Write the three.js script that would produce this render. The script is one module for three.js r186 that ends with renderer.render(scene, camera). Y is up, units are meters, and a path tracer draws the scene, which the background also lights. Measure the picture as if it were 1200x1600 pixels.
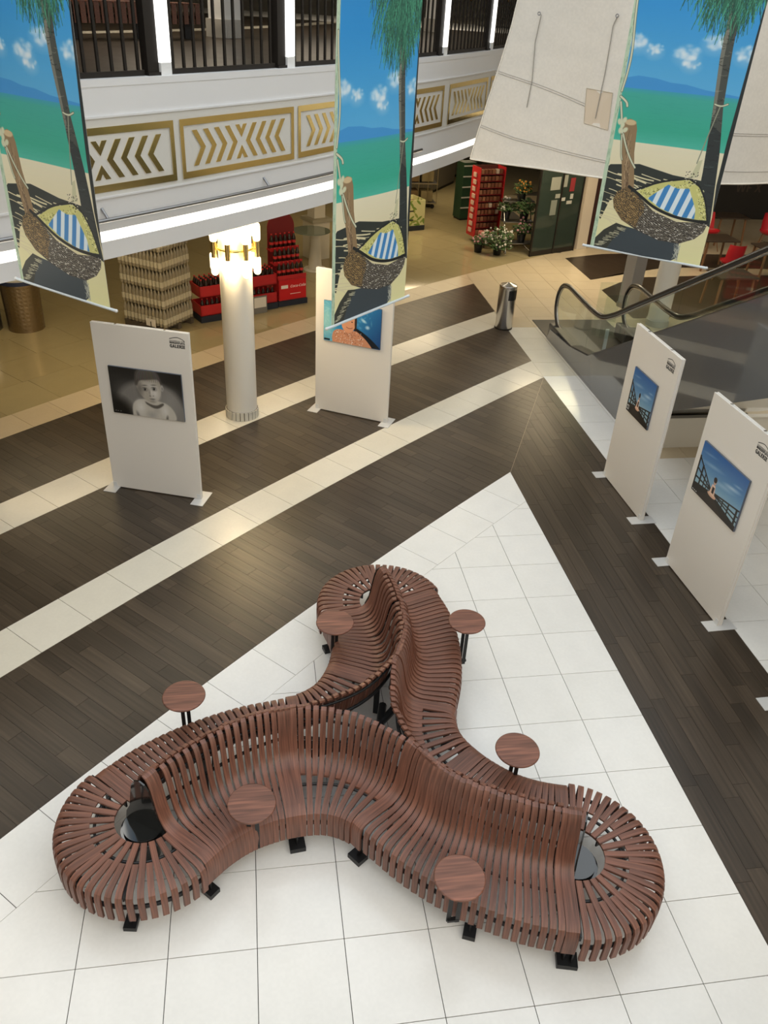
import * as THREE from 'three';
import { mergeGeometries, toCreasedNormals } from 'three/addons/utils/BufferGeometryUtils.js';
import { RoundedBoxGeometry } from 'three/addons/geometries/RoundedBoxGeometry.js';
import { RectAreaLightUniformsLib } from 'three/addons/lights/RectAreaLightUniformsLib.js';

// ---------------------------------------------------------------- camera, sky, exposure
RectAreaLightUniformsLib.init();
const scene = new THREE.Scene();
const camera = new THREE.PerspectiveCamera(63.75, 0.75, 0.1, 200);
camera.position.set(-2.8792, 5.6246, 7.3955);
camera.rotation.set(-0.56995, -0.17906, 0.06058, 'YXZ');
const renderer = new THREE.WebGLRenderer({ antialias: true });
renderer.toneMapping = THREE.LinearToneMapping;
renderer.toneMappingExposure = 1.0;
renderer.shadowMap.enabled = true;
// pale overcast daylight that comes down through the roof light of the atrium
scene.background = new THREE.Color(0.90, 0.96, 1.0);
scene.backgroundIntensity = 1.7;

// large ceiling fittings of the mall: warm luminous panels, each with an area light of its own size
const WARM = new THREE.Color(1.0, 0.80, 0.50), SOFTWARM = new THREE.Color(1.0, 0.86, 0.66), NEUTRAL = new THREE.Color(1.0, 0.94, 0.86);
const CEILING_LAMPS = [
  // x, y, z, width, depth, intensity, colour, where
  [-6.4, 2.86, -6.3, 2.4, 0.5, 6, WARM, 'over the water bottle stack'],
  [-2.6, 2.86, -9.6, 2.4, 0.5, 6, WARM, 'over the cola display'],
  [1.2, 2.86, -14.8, 2.4, 0.6, 14, WARM, 'over the shop aisle'],
  [3.0, 2.86, -19.0, 2.4, 0.6, 9, WARM, 'over the far end of the shop aisle'],
  [4.6, 3.3, -11.2, 1.8, 1.2, 15, WARM, 'over the shop entrance'],
  [8.4, 3.3, -11.4, 2.0, 0.8, 5, WARM, 'over the cafe seats'],
  ...[-6.5, -3.2, 0.1, 3.4, 6.7].map((x, i) => [x, 9.38, 11.0, 2.2, 1.0, [9, 9, 10, 15, 18][i], [NEUTRAL, NEUTRAL, NEUTRAL, SOFTWARM, SOFTWARM][i], ['at the south edge of the roof light, far left', 'at the south edge of the roof light, left', 'at the south edge of the roof light, middle', 'at the south edge of the roof light, right', 'at the south edge of the roof light, far right'][i]]),
  ...[-3.5, 0.5, 4.5].map((z, i) => [8.6, 9.38, z, 1.0, 2.2, 11, SOFTWARM, ['at the east edge of the roof light, far', 'at the east edge of the roof light, middle', 'at the east edge of the roof light, near'][i]]),
  ...[-3.5, 0.5, 4.5].map((z, i) => [-8.6, 9.38, z, 1.0, 2.2, 5, NEUTRAL, ['at the west edge of the roof light, far', 'at the west edge of the roof light, middle', 'at the west edge of the roof light, near'][i]]),
  ...[[-7.2, -6.6], [-4.2, -10.4], [-1.0, -14.6], [2.2, -19.5]].map(([x, z], i) => [x, 7.56, z, 1.6, 1.0, 15, SOFTWARM, ['over the gallery bench', 'over the gallery column', 'over the gallery behind the middle banner', 'over the far end of the gallery'][i]]),
];

// ---------------------------------------------------------------- helpers
let seed = 20240611;
const rnd = () => { seed = (seed * 1664525 + 1013904223) >>> 0; return seed / 4294967296; };
const rr = (a, b) => a + (b - a) * rnd();
const pick = (a) => a[Math.floor(rnd() * a.length) % a.length];
const used = new Map();
function uniq(n) { const k = used.get(n) || 0; used.set(n, k + 1); return k ? n + '_' + String(k).padStart(3, '0') : n; }
function tag(o, label, category, group) { o.userData.label = label; o.userData.category = category; if (group) o.userData.group = group; return o; }
function thing(name, label, category, group) { const o = new THREE.Group(); o.name = uniq(name); scene.add(o); return tag(o, label, category, group); }
function mesh(name, geo, mat, parent) {
  const m = new THREE.Mesh(Array.isArray(geo) ? merge(geo) : geo, mat); m.name = parent === scene ? uniq(name) : name;
  m.castShadow = m.receiveShadow = true; (parent || scene).add(m); if (!parent) m.name = uniq(name); return m;
}
function struct(name, geo, mat, label) { const m = mesh(name, geo, mat); m.userData.kind = 'structure'; if (label) { m.userData.label = label; } return m; }
function structGroup(name, label) { const o = new THREE.Group(); o.name = uniq(name); scene.add(o); o.userData.kind = 'structure'; if (label) o.userData.label = label; return o; }
function merge(list) {
  const any = list.some((x) => x.index), a = list.map((x) => (any && x.index ? x.toNonIndexed() : x)).map((x) => { const y = x.clone(); for (const k of Object.keys(y.attributes)) if (!['position', 'normal', 'uv'].includes(k)) y.deleteAttribute(k); return y; });
  return mergeGeometries(a.map((x) => (x.index ? x.toNonIndexed() : x)));
}
function place(g, x = 0, y = 0, z = 0, ry = 0, rx = 0, rz = 0) { if (rx) g.rotateX(rx); if (rz) g.rotateZ(rz); if (ry) g.rotateY(ry); g.translate(x, y, z); return g; }
const bx = (w, h, d, x, y, z, ry = 0) => place(new THREE.BoxGeometry(w, h, d), x, y, z, ry);
const rbx = (w, h, d, r, x = 0, y = 0, z = 0, ry = 0) => place(new RoundedBoxGeometry(w, h, d, 2, r), x, y, z, ry);
const cyl = (r0, r1, h, x, y, z, n = 20, open = false) => place(new THREE.CylinderGeometry(r0, r1, h, n, 1, open), x, y, z);
function rod(a, b, r, n = 8) {
  const A = new THREE.Vector3(...a), B = new THREE.Vector3(...b), d = B.clone().sub(A), g = new THREE.CylinderGeometry(r, r, d.length(), n);
  g.applyQuaternion(new THREE.Quaternion().setFromUnitVectors(new THREE.Vector3(0, 1, 0), d.normalize())); const m = A.add(B).multiplyScalar(0.5); g.translate(m.x, m.y, m.z); return g;
}
function bar(a, b, w, h) { // rectangular bar from a to b, w horizontal, h the other way
  const A = new THREE.Vector3(...a), B = new THREE.Vector3(...b), d = B.clone().sub(A), L = d.length(); d.normalize();
  const up = Math.abs(d.y) > 0.99 ? new THREE.Vector3(0, 0, 1) : new THREE.Vector3(0, 1, 0), s = new THREE.Vector3().crossVectors(d, up).normalize(), u = new THREE.Vector3().crossVectors(s, d);
  const g = new THREE.BoxGeometry(w, h, L); g.applyMatrix4(new THREE.Matrix4().makeBasis(s, u, d.clone().negate())); const m = A.add(B).multiplyScalar(0.5); g.translate(m.x, m.y, m.z); return g;
}
const tubeG = (pts, r, n = 40, k = 8, closed = false) => new THREE.TubeGeometry(new THREE.CatmullRomCurve3(pts.map((p) => new THREE.Vector3(...p)), closed), n, r, k, closed);
// convex polygon [x,z] as a slab between y0 and y1; uv runs along (ux,uz) in metres from an origin
function slab(poly, y0, y1, uv = { ux: 1, uz: 0, ox: 0, oz: 0 }) {
  let A = 0; for (let i = 0; i < poly.length; i++) { const [a, b] = poly[i], [c, d] = poly[(i + 1) % poly.length]; A += a * d - c * b; }
  const P = A > 0 ? poly.slice().reverse() : poly, pos = [], nor = [], uvs = [];
  const add = (p, n, y) => { pos.push(p[0], y, p[1]); nor.push(...n); const dx = p[0] - uv.ox, dz = p[1] - uv.oz; uvs.push(dx * uv.ux + dz * uv.uz + (n[1] ? 0 : y), -dx * uv.uz + dz * uv.ux); };
  for (let i = 1; i < P.length - 1; i++) { add(P[0], [0, 1, 0], y1); add(P[i], [0, 1, 0], y1); add(P[i + 1], [0, 1, 0], y1); }
  for (let i = 0; i < P.length; i++) {
    const a = P[i], b = P[(i + 1) % P.length], dx = b[0] - a[0], dz = b[1] - a[1], l = Math.hypot(dx, dz) || 1, n = [-dz / l, 0, dx / l];
    add(a, n, y1); add(a, n, y0); add(b, n, y1); add(b, n, y1); add(a, n, y0); add(b, n, y0);
  }
  const g = new THREE.BufferGeometry(); g.setAttribute('position', new THREE.Float32BufferAttribute(pos, 3)); g.setAttribute('normal', new THREE.Float32BufferAttribute(nor, 3)); g.setAttribute('uv', new THREE.Float32BufferAttribute(uvs, 2)); return g;
}
function clip(poly, planes) { // keep nx*x + nz*z <= d
  let P = poly;
  for (const [nx, nz, d] of planes) {
    const Q = [];
    for (let i = 0; i < P.length; i++) {
      const a = P[i], b = P[(i + 1) % P.length], fa = nx * a[0] + nz * a[1] - d, fb = nx * b[0] + nz * b[1] - d;
      if (fa <= 0) Q.push(a); if ((fa < 0 && fb > 0) || (fa > 0 && fb < 0)) { const t = fa / (fa - fb); Q.push([a[0] + (b[0] - a[0]) * t, a[1] + (b[1] - a[1]) * t]); }
    }
    P = Q; if (P.length < 3) return null;
  }
  let A = 0; for (let i = 0; i < P.length; i++) { const [a, b] = P[i], [c, d] = P[(i + 1) % P.length]; A += a * d - c * b; }
  return Math.abs(A) < 0.0016 ? null : P;
}
// ---- textures
function noiseTex(w, h, fn, srgb = true) {
  const d = new Uint8Array(w * h * 4);
  for (let y = 0; y < h; y++) for (let x = 0; x < w; x++) { const c = fn(x / w, y / h), k = (y * w + x) * 4; d[k] = c[0]; d[k + 1] = c[1]; d[k + 2] = c[2]; d[k + 3] = 255; }
  const t = new THREE.DataTexture(d, w, h); t.magFilter = THREE.LinearFilter; t.minFilter = THREE.LinearMipmapLinearFilter; t.generateMipmaps = true; t.wrapS = t.wrapT = THREE.RepeatWrapping; if (srgb) t.colorSpace = THREE.SRGBColorSpace; t.needsUpdate = true; return t;
}
function lattice(n, s) { const a = new Float32Array(n * n); let q = s >>> 0; for (let i = 0; i < n * n; i++) { q = (q * 1664525 + 1013904223) >>> 0; a[i] = q / 4294967296; } return a; }
const LAT = [lattice(64, 7), lattice(64, 91), lattice(64, 411)];
function vn(x, y, px, py, k = 0) { // tiling value noise, x,y in [0,1), px,py cells
  const fx = x * px, fy = y * py, ix = Math.floor(fx), iy = Math.floor(fy), u = fx - ix, v = fy - iy, s = u * u * (3 - 2 * u), t = v * v * (3 - 2 * v);
  const a = (i, j) => LAT[k][(((j % py) + py) % py % 64) * 64 + (((i % px) + px) % px % 64)];
  return (a(ix, iy) * (1 - s) + a(ix + 1, iy) * s) * (1 - t) + (a(ix, iy + 1) * (1 - s) + a(ix + 1, iy + 1) * s) * t;
}
function canvasTex(w, h, draw) { const c = document.createElement('canvas'); c.width = w; c.height = h; draw(c.getContext('2d'), w, h); const t = new THREE.CanvasTexture(c); t.colorSpace = THREE.SRGBColorSpace; t.anisotropy = 8; return t; }
const grain = (x, y) => 0.5 * vn(x, y, 3, 48) + 0.3 * vn(x, y, 6, 64, 1) + 0.2 * vn(x, y, 2, 9, 2);
const woodTex = noiseTex(512, 256, (x, y) => { const g = grain(x, y); const v = 0.72 + 0.5 * (g - 0.5); return [Math.min(255, 255 * v), Math.min(255, 250 * v), Math.min(255, 246 * v)]; });
const floorWoodTex = noiseTex(512, 512, (x, y) => { const g = 0.4 * vn(x, y, 2, 34) + 0.3 * vn(x, y, 3, 60, 1) + 0.3 * vn(x, y, 2, 6, 2); const v = 0.78 + 0.42 * (g - 0.5); return [255 * v, 253 * v, 249 * v]; });
const tileTex = noiseTex(256, 256, (x, y) => { const v = 0.98 + 0.014 * (vn(x, y, 5, 5) - 0.5) + 0.014 * (vn(x, y, 40, 40, 1) - 0.5); return [255 * v, 255 * v, 254 * v]; });
const glossTex = noiseTex(256, 256, (x, y) => { const v = 205 + 26 * (0.6 * vn(x, y, 6, 6) + 0.4 * vn(x, y, 24, 24, 1) - 0.5); return [v, v, v]; }, false);
const clothTex = noiseTex(256, 256, (x, y) => { const v = 0.96 + 0.02 * (vn(x, y, 6, 9, 2) - 0.5) + 0.03 * (vn(x, y, 60, 60, 1) - 0.5); return [255 * v, 255 * v, 252 * v]; });
function rep(t, x, y) { const c = t.clone(); c.repeat.set(x, y); c.needsUpdate = true; return c; }
const std = (color, roughness = 0.6, metalness = 0, extra = {}) => new THREE.MeshStandardMaterial({ color: new THREE.Color(...color), roughness, metalness, ...extra });
const phys = (color, roughness, extra = {}) => new THREE.MeshPhysicalMaterial({ color: new THREE.Color(...color), roughness, ...extra });
const vary = (n, f) => Array.from({ length: n }, (_, i) => f(i));
const M = {
  tile: vary(3, (i) => std([0.83 - 0.008 * i, 0.82 - 0.008 * i, 0.795 - 0.01 * i], 0.22, 0, { map: rep(tileTex, 1.3, 1.3), roughnessMap: rep(glossTex, 0.8, 0.8) })),
  strip: vary(3, (i) => std([0.72 - 0.012 * i, 0.675 - 0.012 * i, 0.575 - 0.014 * i], 0.24, 0, { map: rep(tileTex, 1.3, 1.3), roughnessMap: rep(glossTex, 0.8, 0.8) })),
  entry: vary(3, (i) => std([0.64 - 0.012 * i, 0.54 - 0.012 * i, 0.39 - 0.012 * i], 0.25, 0, { map: rep(tileTex, 1.3, 1.3), roughnessMap: rep(glossTex, 0.8, 0.8) })),
  shop: vary(3, (i) => std([0.40 - 0.008 * i, 0.335 - 0.008 * i, 0.19 - 0.006 * i], 0.09, 0, { map: rep(tileTex, 1.3, 1.3), roughnessMap: rep(glossTex, 0.8, 0.8) })),
  plank: vary(7, (i) => { const k = [1, 0.86, 1.14, 0.76, 1.05, 1.3, 0.93][i]; return std([0.086 * k, 0.064 * k, 0.045 * k], 0.40, 0, { map: rep(floorWoodTex, 0.7, 1.4), roughnessMap: rep(glossTex, 0.8, 0.8) }); }),
  grout: std([0.09, 0.085, 0.075], 0.9), darkGap: std([0.05, 0.04, 0.03], 0.9),
  slat: vary(6, (i) => { const k = [1, 0.9, 1.1, 0.84, 1.04, 0.95][i]; return phys([0.335 * k, 0.142 * k, 0.092 * k], 0.5, { map: rep(woodTex, 1.5, 3), clearcoat: 0.12, clearcoatRoughness: 0.4 }); }),
  black: std([0.014, 0.014, 0.015], 0.42, 0.3), blackGloss: phys([0.012, 0.013, 0.013], 0.12, { clearcoat: 1, clearcoatRoughness: 0.05 }),
  white: std([0.78, 0.78, 0.77], 0.5), wallWhite: std([0.74, 0.74, 0.74], 0.55), cream: std([0.70, 0.66, 0.57], 0.55),
  board: std([0.76, 0.72, 0.66], 0.36), boardEdge: std([0.80, 0.78, 0.74], 0.4),
  plate: std([0.66, 0.66, 0.65], 0.35, 0.2), steel: std([0.55, 0.53, 0.50], 0.24, 1), steelDark: std([0.30, 0.30, 0.31], 0.35, 1),
  gold: std([0.86, 0.66, 0.27], 0.16, 1), bronze: std([0.32, 0.21, 0.09], 0.25, 1), darkRail: std([0.022, 0.018, 0.015], 0.45, 0.4),
  glow: (c, k) => new THREE.MeshStandardMaterial({ color: 0xffffff, emissive: c, emissiveIntensity: k, roughness: 0.6 }),
  red: std([0.50, 0.018, 0.022], 0.4), redDark: std([0.20, 0.012, 0.014], 0.5), glass: phys([0.93, 0.97, 0.95], 0.02, { transmission: 1, thickness: 0, ior: 1.45 }),
};
// ---------------------------------------------------------------- building shell
const CEN = [48, 53];                         // the floor bands are arcs round this point
const FC = [-33.75, -32.0], FR = 41.86;       // the gallery front is an arc round this point
const fx = (s, r = FR) => FC[0] + r * Math.cos(s / FR), fz = (s, r = FR) => FC[1] + r * Math.sin(s / FR);
function arcBox(s0, s1, r0, r1, y0, y1, n = 24) { // curved block on the gallery arc: s along the front, r outward
  const pos = [], uv = [], idx = [], nrm = [];
  const face = (f, nf, flip) => { const b = pos.length / 3; for (let i = 0; i <= n; i++) { const s = s0 + (s1 - s0) * i / n; for (const k of [0, 1]) { const p = f(s, k); pos.push(...p); nrm.push(...nf(s)); uv.push(s, k ? p[1] + p[0] * 0.2 : 0); } } for (let i = 0; i < n; i++) { const a = b + i * 2; if (flip) idx.push(a, a + 1, a + 2, a + 2, a + 1, a + 3); else idx.push(a, a + 2, a + 1, a + 1, a + 2, a + 3); } };
  const c = (s) => [Math.cos(s / FR), 0, Math.sin(s / FR)], m = (s) => c(s).map((v) => -v);
  face((s, k) => [fx(s, r1), k ? y1 : y0, fz(s, r1)], c, true); face((s, k) => [fx(s, r0), k ? y1 : y0, fz(s, r0)], m, false);
  face((s, k) => [fx(s, k ? r1 : r0), y1, fz(s, k ? r1 : r0)], () => [0, 1, 0], false); face((s, k) => [fx(s, k ? r1 : r0), y0, fz(s, k ? r1 : r0)], () => [0, -1, 0], true);
  for (const [s, fl] of [[s0, 1], [s1, 0]]) { const b = pos.length / 3, t = [-Math.sin(s / FR), 0, Math.cos(s / FR)].map((v) => (fl ? -v : v)); for (const [r, y] of [[r0, y0], [r1, y0], [r1, y1], [r0, y1]]) { pos.push(fx(s, r), y, fz(s, r)); nrm.push(...t); uv.push(r, y); } if (fl) idx.push(b, b + 1, b + 2, b, b + 2, b + 3); else idx.push(b, b + 2, b + 1, b, b + 3, b + 2); }
  const g = new THREE.BufferGeometry(); g.setAttribute('position', new THREE.Float32BufferAttribute(pos, 3)); g.setAttribute('normal', new THREE.Float32BufferAttribute(nrm, 3)); g.setAttribute('uv', new THREE.Float32BufferAttribute(uv, 2)); g.setIndex(idx); return g;
}
const S0 = 8, S1 = 48;                        // how far the gallery is built
// outer walls, roof with the roof light left open over the atrium
struct('wall_west', bx(0.4, 10, 62, -40.2, 4.7, -12), M.cream); struct('wall_east', bx(0.4, 10, 62, 16.2, 4.7, -12), M.cream);
struct('wall_north', bx(57, 10, 0.4, -12, 4.7, -42.2), M.cream); struct('wall_south', bx(57, 10, 0.4, -12, 4.7, 18.2), M.cream);
{ const X0 = -7.5, X1 = 7.5, Z0 = -7, Z1 = 10, y = 9.55, h = 0.3, g = [bx(X0 + 40.4, h, 61, (X0 - 40.4) / 2, y, -12), bx(16.4 - X1, h, 61, (16.4 + X1) / 2, y, -12), bx(X1 - X0, h, Z0 + 42.4, (X0 + X1) / 2, y, (Z0 - 42.4) / 2), bx(X1 - X0, h, 18.4 - Z1, (X0 + X1) / 2, y, (18.4 + Z1) / 2)];
  struct('ceiling', g, M.white, 'white ceiling round the roof light');
  const bars = []; for (let x = X0 + 2.5; x < X1; x += 2.5) bars.push(bx(0.12, 0.3, Z1 - Z0, x, y, (Z0 + Z1) / 2)); struct('window_1', bars, M.white, 'white bars of the roof light'); }
// ground below everything
struct('floor', bx(57, 0.2, 61, -12, -0.112, -12), M.grout, 'dark bed under the floor tiles');
// gallery: slab, fascia, shop ceiling, back walls
struct('floor', arcBox(S0, S1, FR - 20, FR - 0.02, 3.02, 4.6, 60), M.white, 'upper gallery floor slab');
struct('ceiling', arcBox(S0, S1, FR - 20, FR - 0.3, 7.6, 7.8, 60), M.cream, 'ceiling over the upper gallery');
struct('wall_back', arcBox(S0, S1, FR - 8.3, FR - 8.0, 0, 3.02, 60), std([0.42, 0.38, 0.24], 0.7), 'pale olive back wall of the shop');
struct('wall_back', arcBox(S0, S1, FR - 20.3, FR - 20, 4.6, 7.6, 60), std([0.035, 0.03, 0.027], 0.6), 'dark back wall of the upper gallery');
struct('ceiling', bx(11.2, 1.2, 20, 10.6, 4.0, -22.5), M.cream, 'ceiling over the cafe');
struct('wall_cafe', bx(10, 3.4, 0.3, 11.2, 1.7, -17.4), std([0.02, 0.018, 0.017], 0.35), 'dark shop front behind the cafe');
struct('floor', bx(57, 0.35, 10.1, -12, 4.45, 13.0), M.white, 'near gallery floor');
struct('wall_near', [bx(57, 1.46, 0.05, -12, 3.93, 7.92), bx(57, 0.19, 0.05, -12, 2.995, 7.92)], M.wallWhite, 'white front of the near gallery, as opposite');

// ---------------------------------------------------------------- floor coverings, every tile and plank a piece
const pol = (R, a) => [CEN[0] + R * Math.cos(a), CEN[1] + R * Math.sin(a)];      // a measured so that the photo lies round a = -132 deg
const angAt = (x, z) => Math.atan2(z - CEN[1], x - CEN[0]);
const inset = (poly, q) => { const cx = poly.reduce((s, p) => s + p[0], 0) / poly.length, cz = poly.reduce((s, p) => s + p[1], 0) / poly.length; return poly.map(([x, z]) => { const l = Math.hypot(x - cx, z - cz); return [x + (cx - x) * q / l, z + (cz - z) * q / l]; }); };
const J = 0.0028;
function arcTiles(parent, R0, R1, a0, a1, step, mats, planes = [], name = 'tile') { // one row of tiles along an arc
  const da = step / ((R0 + R1) / 2);
  for (let a = a0; a < a1; a += da) {
    const q = [pol(R0 + J, a + J / R0), pol(R1 - J, a + J / R1), pol(R1 - J, a + da - J / R1), pol(R0 + J, a + da - J / R0)], P = planes.length ? clip(q, planes) : q; if (!P) continue;
    const d = pol(1, a).map((v, i) => v - CEN[i]); mesh(name, slab(P, -0.01, 0, { ux: d[0], uz: d[1], ox: q[0][0] + rr(-3, 3), oz: q[0][1] }), pick(mats), parent);
  }
}
function arcPlanks(parent, R0, R1, a0, a1, w, planes = []) { // planks laid across a band, staggered
  const da = w / ((R0 + R1) / 2), L = 0.9; let row = 0;
  for (let a = a0; a < a1; a += da, row++) {
    let r = R0 - L * [0, 0.5, 0.25, 0.75, 0.12, 0.62][row % 6];
    for (; r < R1; r += L) {
      const ra = Math.max(r, R0), rb = Math.min(r + L, R1); if (rb - ra < 0.05) continue; const j = 0.0013;
      const q = [pol(ra + j, a + j / ra), pol(rb - j, a + j / rb), pol(rb - j, a + da - j / rb), pol(ra + j, a + da - j / ra)], P = planes.length ? clip(q, planes) : q; if (!P) continue;
      const d = pol(1, a).map((v, i) => v - CEN[i]); mesh('plank', slab(P, -0.01, 0, { ux: d[0], uz: d[1], ox: q[0][0] + rr(-4, 4), oz: q[0][1] + rr(-4, 4) }), pick(M.plank), parent);
    }
  }
}
function gridTiles(parent, x0, x1, z0, z1, mats, planeFn, T = 0.6) {
  for (let x = x0; x < x1 - 1e-6; x += T) for (let z = z0; z < z1 - 1e-6; z += T) {
    const xe = Math.min(x + T, x1), ze = Math.min(z + T, z1), q = [[x + J, z + J], [xe - J, z + J], [xe - J, ze - J], [x + J, ze - J]], P = clip(q, planeFn(x + T / 2, z + T / 2)); if (!P) continue;
    mesh('tile', slab(P, -0.01, 0, { ux: 1, uz: 0, ox: x + rr(-3, 3), oz: z + rr(-3, 3) }), pick(mats), parent);
  }
}
const inR = (R, sgn = 1) => (x, z) => { const l = Math.hypot(x - CEN[0], z - CEN[1]), n = [(x - CEN[0]) / l, (z - CEN[1]) / l]; return [sgn * n[0], sgn * n[1], sgn * (n[0] * CEN[0] + n[1] * CEN[1] + R)]; };
const RA = 72.14, RB = 72.72, R1a = 74.235, R1b = 74.815, R2a = 76.32, R2b = 76.92, R3a = 78.415, R3b = 79.0, XE = 0.594, XW = 2.108, XC = 2.75;
const aL = angAt(-8.2, 3.8), aR = angAt(4.5, -12);       // left and right ends of the arcs (a grows to the right)
const [A0, A1] = [Math.min(aL, aR), Math.max(aL, aR)];
const mitre = (() => { const p = [0.594, -2.136], q = [2.108, -5.36], n = [q[1] - p[1], -(q[0] - p[0])], l = Math.hypot(...n); return [n[0] / l, n[1] / l, (n[0] * p[0] + n[1] * p[1]) / l]; })();
const neg = (p) => p.map((v) => -v);
const sideOfBand = mitre[0] * 2 + mitre[1] * 0 - mitre[2] <= 0 ? mitre : neg(mitre);   // half plane that holds the long right-hand band
{ const f = structGroup('floor', 'white square floor tiles under the bench');
  gridTiles(f, -8.4, XE, -3, 6.6, M.tile, (x, z) => [inR(RA - 0.001)(x, z), [1, 0, XE]]);
  arcTiles(f, RA, RB, A0, A1, 0.6, M.tile, [[1, 0, XE]]); }
{ const f = structGroup('floor', 'dark wood planks between the white tile field and the first pale strip'); arcPlanks(f, RB, R1a, A0, A1, 0.15, [neg(sideOfBand), [1, 0, XW]]); }
{ const f = structGroup('floor', 'long dark plank band in front of the white display boards on the right'); 
  for (let i = 0; i < 10; i++) { const w = (XW - XE) / 10, x = XE + i * w; for (let z = -6.2 - rr(0, 0.9); z < 6.6; z += 0.9) { const q = [[x + 0.0013, z + 0.0013], [x + w - 0.0013, z + 0.0013], [x + w - 0.0013, z + 0.8987], [x + 0.0013, z + 0.8987]], P = clip(q, [sideOfBand]); if (P) mesh('plank', slab(P, -0.01, 0, { ux: 0, uz: 1, ox: x + rr(-4, 4), oz: z + rr(-4, 4) }), pick(M.plank), f); } } }
{ const f = structGroup('floor', 'first pale tile strip that curves across the hall'); arcTiles(f, R1a, R1b, A0, A1, 0.6, M.strip, [[1, 0, XW]]); }
{ const f = structGroup('floor', 'second band of dark planks, with the lamp column at its far edge'); arcPlanks(f, R1b, R2a, A0, A1, 0.15, [[1, 0, XW]]); }
{ const f = structGroup('floor', 'second pale tile strip, under the lamp column'); arcTiles(f, R2a, R2b, A0, A1, 0.6, M.strip, [[1, 0, XW + 0.02]]); }
{ const f = structGroup('floor', 'third band of dark planks, nearest the shops'); arcPlanks(f, R2b, R3a, A0, A1, 0.15, [[1, 0, XW + 0.02]]); }
{ const f = structGroup('floor', 'pale tile strip along the shop line'); arcTiles(f, R3a, R3b, A0, A1, 0.6, M.entry, [[1, 0, XW + 0.02]]); }
{ const f = structGroup('floor', 'beige tiles between the dark bands and the escalator'); gridTiles(f, XW, 5.1, -13.2, -7.8, M.entry, (x, z) => [inR(R3b)(x, z)]); gridTiles(f, XW, XC + 0.02, -7.8, -5.4, M.strip, () => []); gridTiles(f, XW, XC + 0.02, -5.4, -2.4, M.tile, () => []); }
{ const f = structGroup('floor', 'white tiles behind the two display boards on the right'); gridTiles(f, XW, 7.5, -2.4, 6.6, M.tile, () => []); gridTiles(f, XC + 0.02, 7.5, -3.6, -2.4, M.entry, () => []); }
{ const f = structGroup('floor', 'polished olive beige tiles inside the shop'); for (let i = 0; i < 6; i++) arcTiles(f, R3b + i * 0.9, R3b + (i + 1) * 0.9, A0, A1 + 0.03, 0.9, M.shop);
  const g = []; const N = 40, R0 = R3b + 5.4; for (let i = 0; i < N; i++) { const a = A0 + (A1 + 0.12 - A0) * i / N, b = A0 + (A1 + 0.12 - A0) * (i + 1) / N; g.push(slab([pol(R0, a), pol(R0 + 18, a), pol(R0 + 18, b), pol(R0, b)], -0.01, 0)); } const m = mesh('tile_field', g, M.shop[0], f); }
// cafe side: dark fan shaped bands and pale ones between
{ const ring = (c, r0, r1, a0, a1, n) => { const g = []; for (let i = 0; i < n; i++) { const a = a0 + (a1 - a0) * i / n, b = a0 + (a1 - a0) * (i + 1) / n, p = (r, t) => [c[0] + r * Math.cos(t), c[1] + r * Math.sin(t)]; g.push(slab([p(r0, a), p(r1, a), p(r1, b), p(r0, b)], -0.01, 0)); } return g; };
  const c = [8.6, -2.2];
  const e = structGroup('floor', 'beige tile ground of the cafe side'); mesh('tile_field', [slab([[5.1, -20], [16, -20], [16, -3.6], [5.1, -3.6]], -0.012, -0.002)], M.entry[1], e);
  const w = structGroup('floor', 'dark curved plank bands on the cafe side');
  const poly = (p, n) => mesh('plank_field', slab(p, -0.01, 0.0008, { ux: 0.3, uz: 0.95, ox: 0, oz: 0 }), M.plank[n], w);
  poly([[5.03, -12.73], [6.2, -13.15], [7.4, -13.25], [7.4, -12.0], [6.9, -11.8], [6.0, -11.46], [5.04, -10.93]], 1); poly([[7.4, -13.25], [12, -13.2], [12, -11.9], [7.4, -12.0]], 0);
  poly([[5.02, -10.17], [5.7, -10.75], [6.4, -11.15], [7.8, -11.3], [7.8, -8.6], [5.0, -8.3]], 1); poly([[7.8, -11.3], [12, -11.5], [12, -8.6], [7.8, -8.6]], 3); }
// thin expansion joints
const joint = (p, q) => slab([[p[0], p[1]], [q[0], q[1]], [q[0] + 0.009, q[1] + 0.009], [p[0] + 0.009, p[1] + 0.009]], -0.004, 0.0012);
struct('trim_1', [joint([-3.2, -1.52], [-1.75, 0.0])], M.steelDark, 'thin metal joint running to the bench'); struct('trim_2', [joint([0.479, -7.48], [2.1, -5.36])], M.steelDark, 'thin metal joint beside the litter bin'); struct('trim_3', [joint([-6.1, -4.65], [-5.7, -4.2])], M.steelDark, 'thin metal joint at the shop line');
struct('trim_4', [slab([[0.594, -2.136], [2.108, -5.36], [2.112, -5.356], [0.598, -2.132]], -0.004, 0.0006)], std([0.34, 0.28, 0.22], 0.6), 'pale mitre line where the plank bands meet');
// ---------------------------------------------------------------- ceiling lamps
function areaLamp(x, y, z, w, d, I, col, ry = 0) { const l = new THREE.RectAreaLight(col, I, w, d); l.position.set(x, y - 0.012, z); l.lookAt(x, y - 1, z); l.name = 'lamp_light'; scene.add(l); return l; }
for (const [x, y, z, w, d, I, col, where] of CEILING_LAMPS) {
  const t = thing('ceiling_light', 'long warm ceiling light panel ' + where, 'ceiling light', 'ceiling lights of the shops');
  mesh('frame', bx(w + 0.06, 0.1, d + 0.06, x, y + 0.06, z), M.white, t); mesh('diffuser', bx(w, 0.012, d, x, y + 0.006, z), M.glow(col, 1.6), t); areaLamp(x, y, z, w, d, I, col);
}
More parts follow.
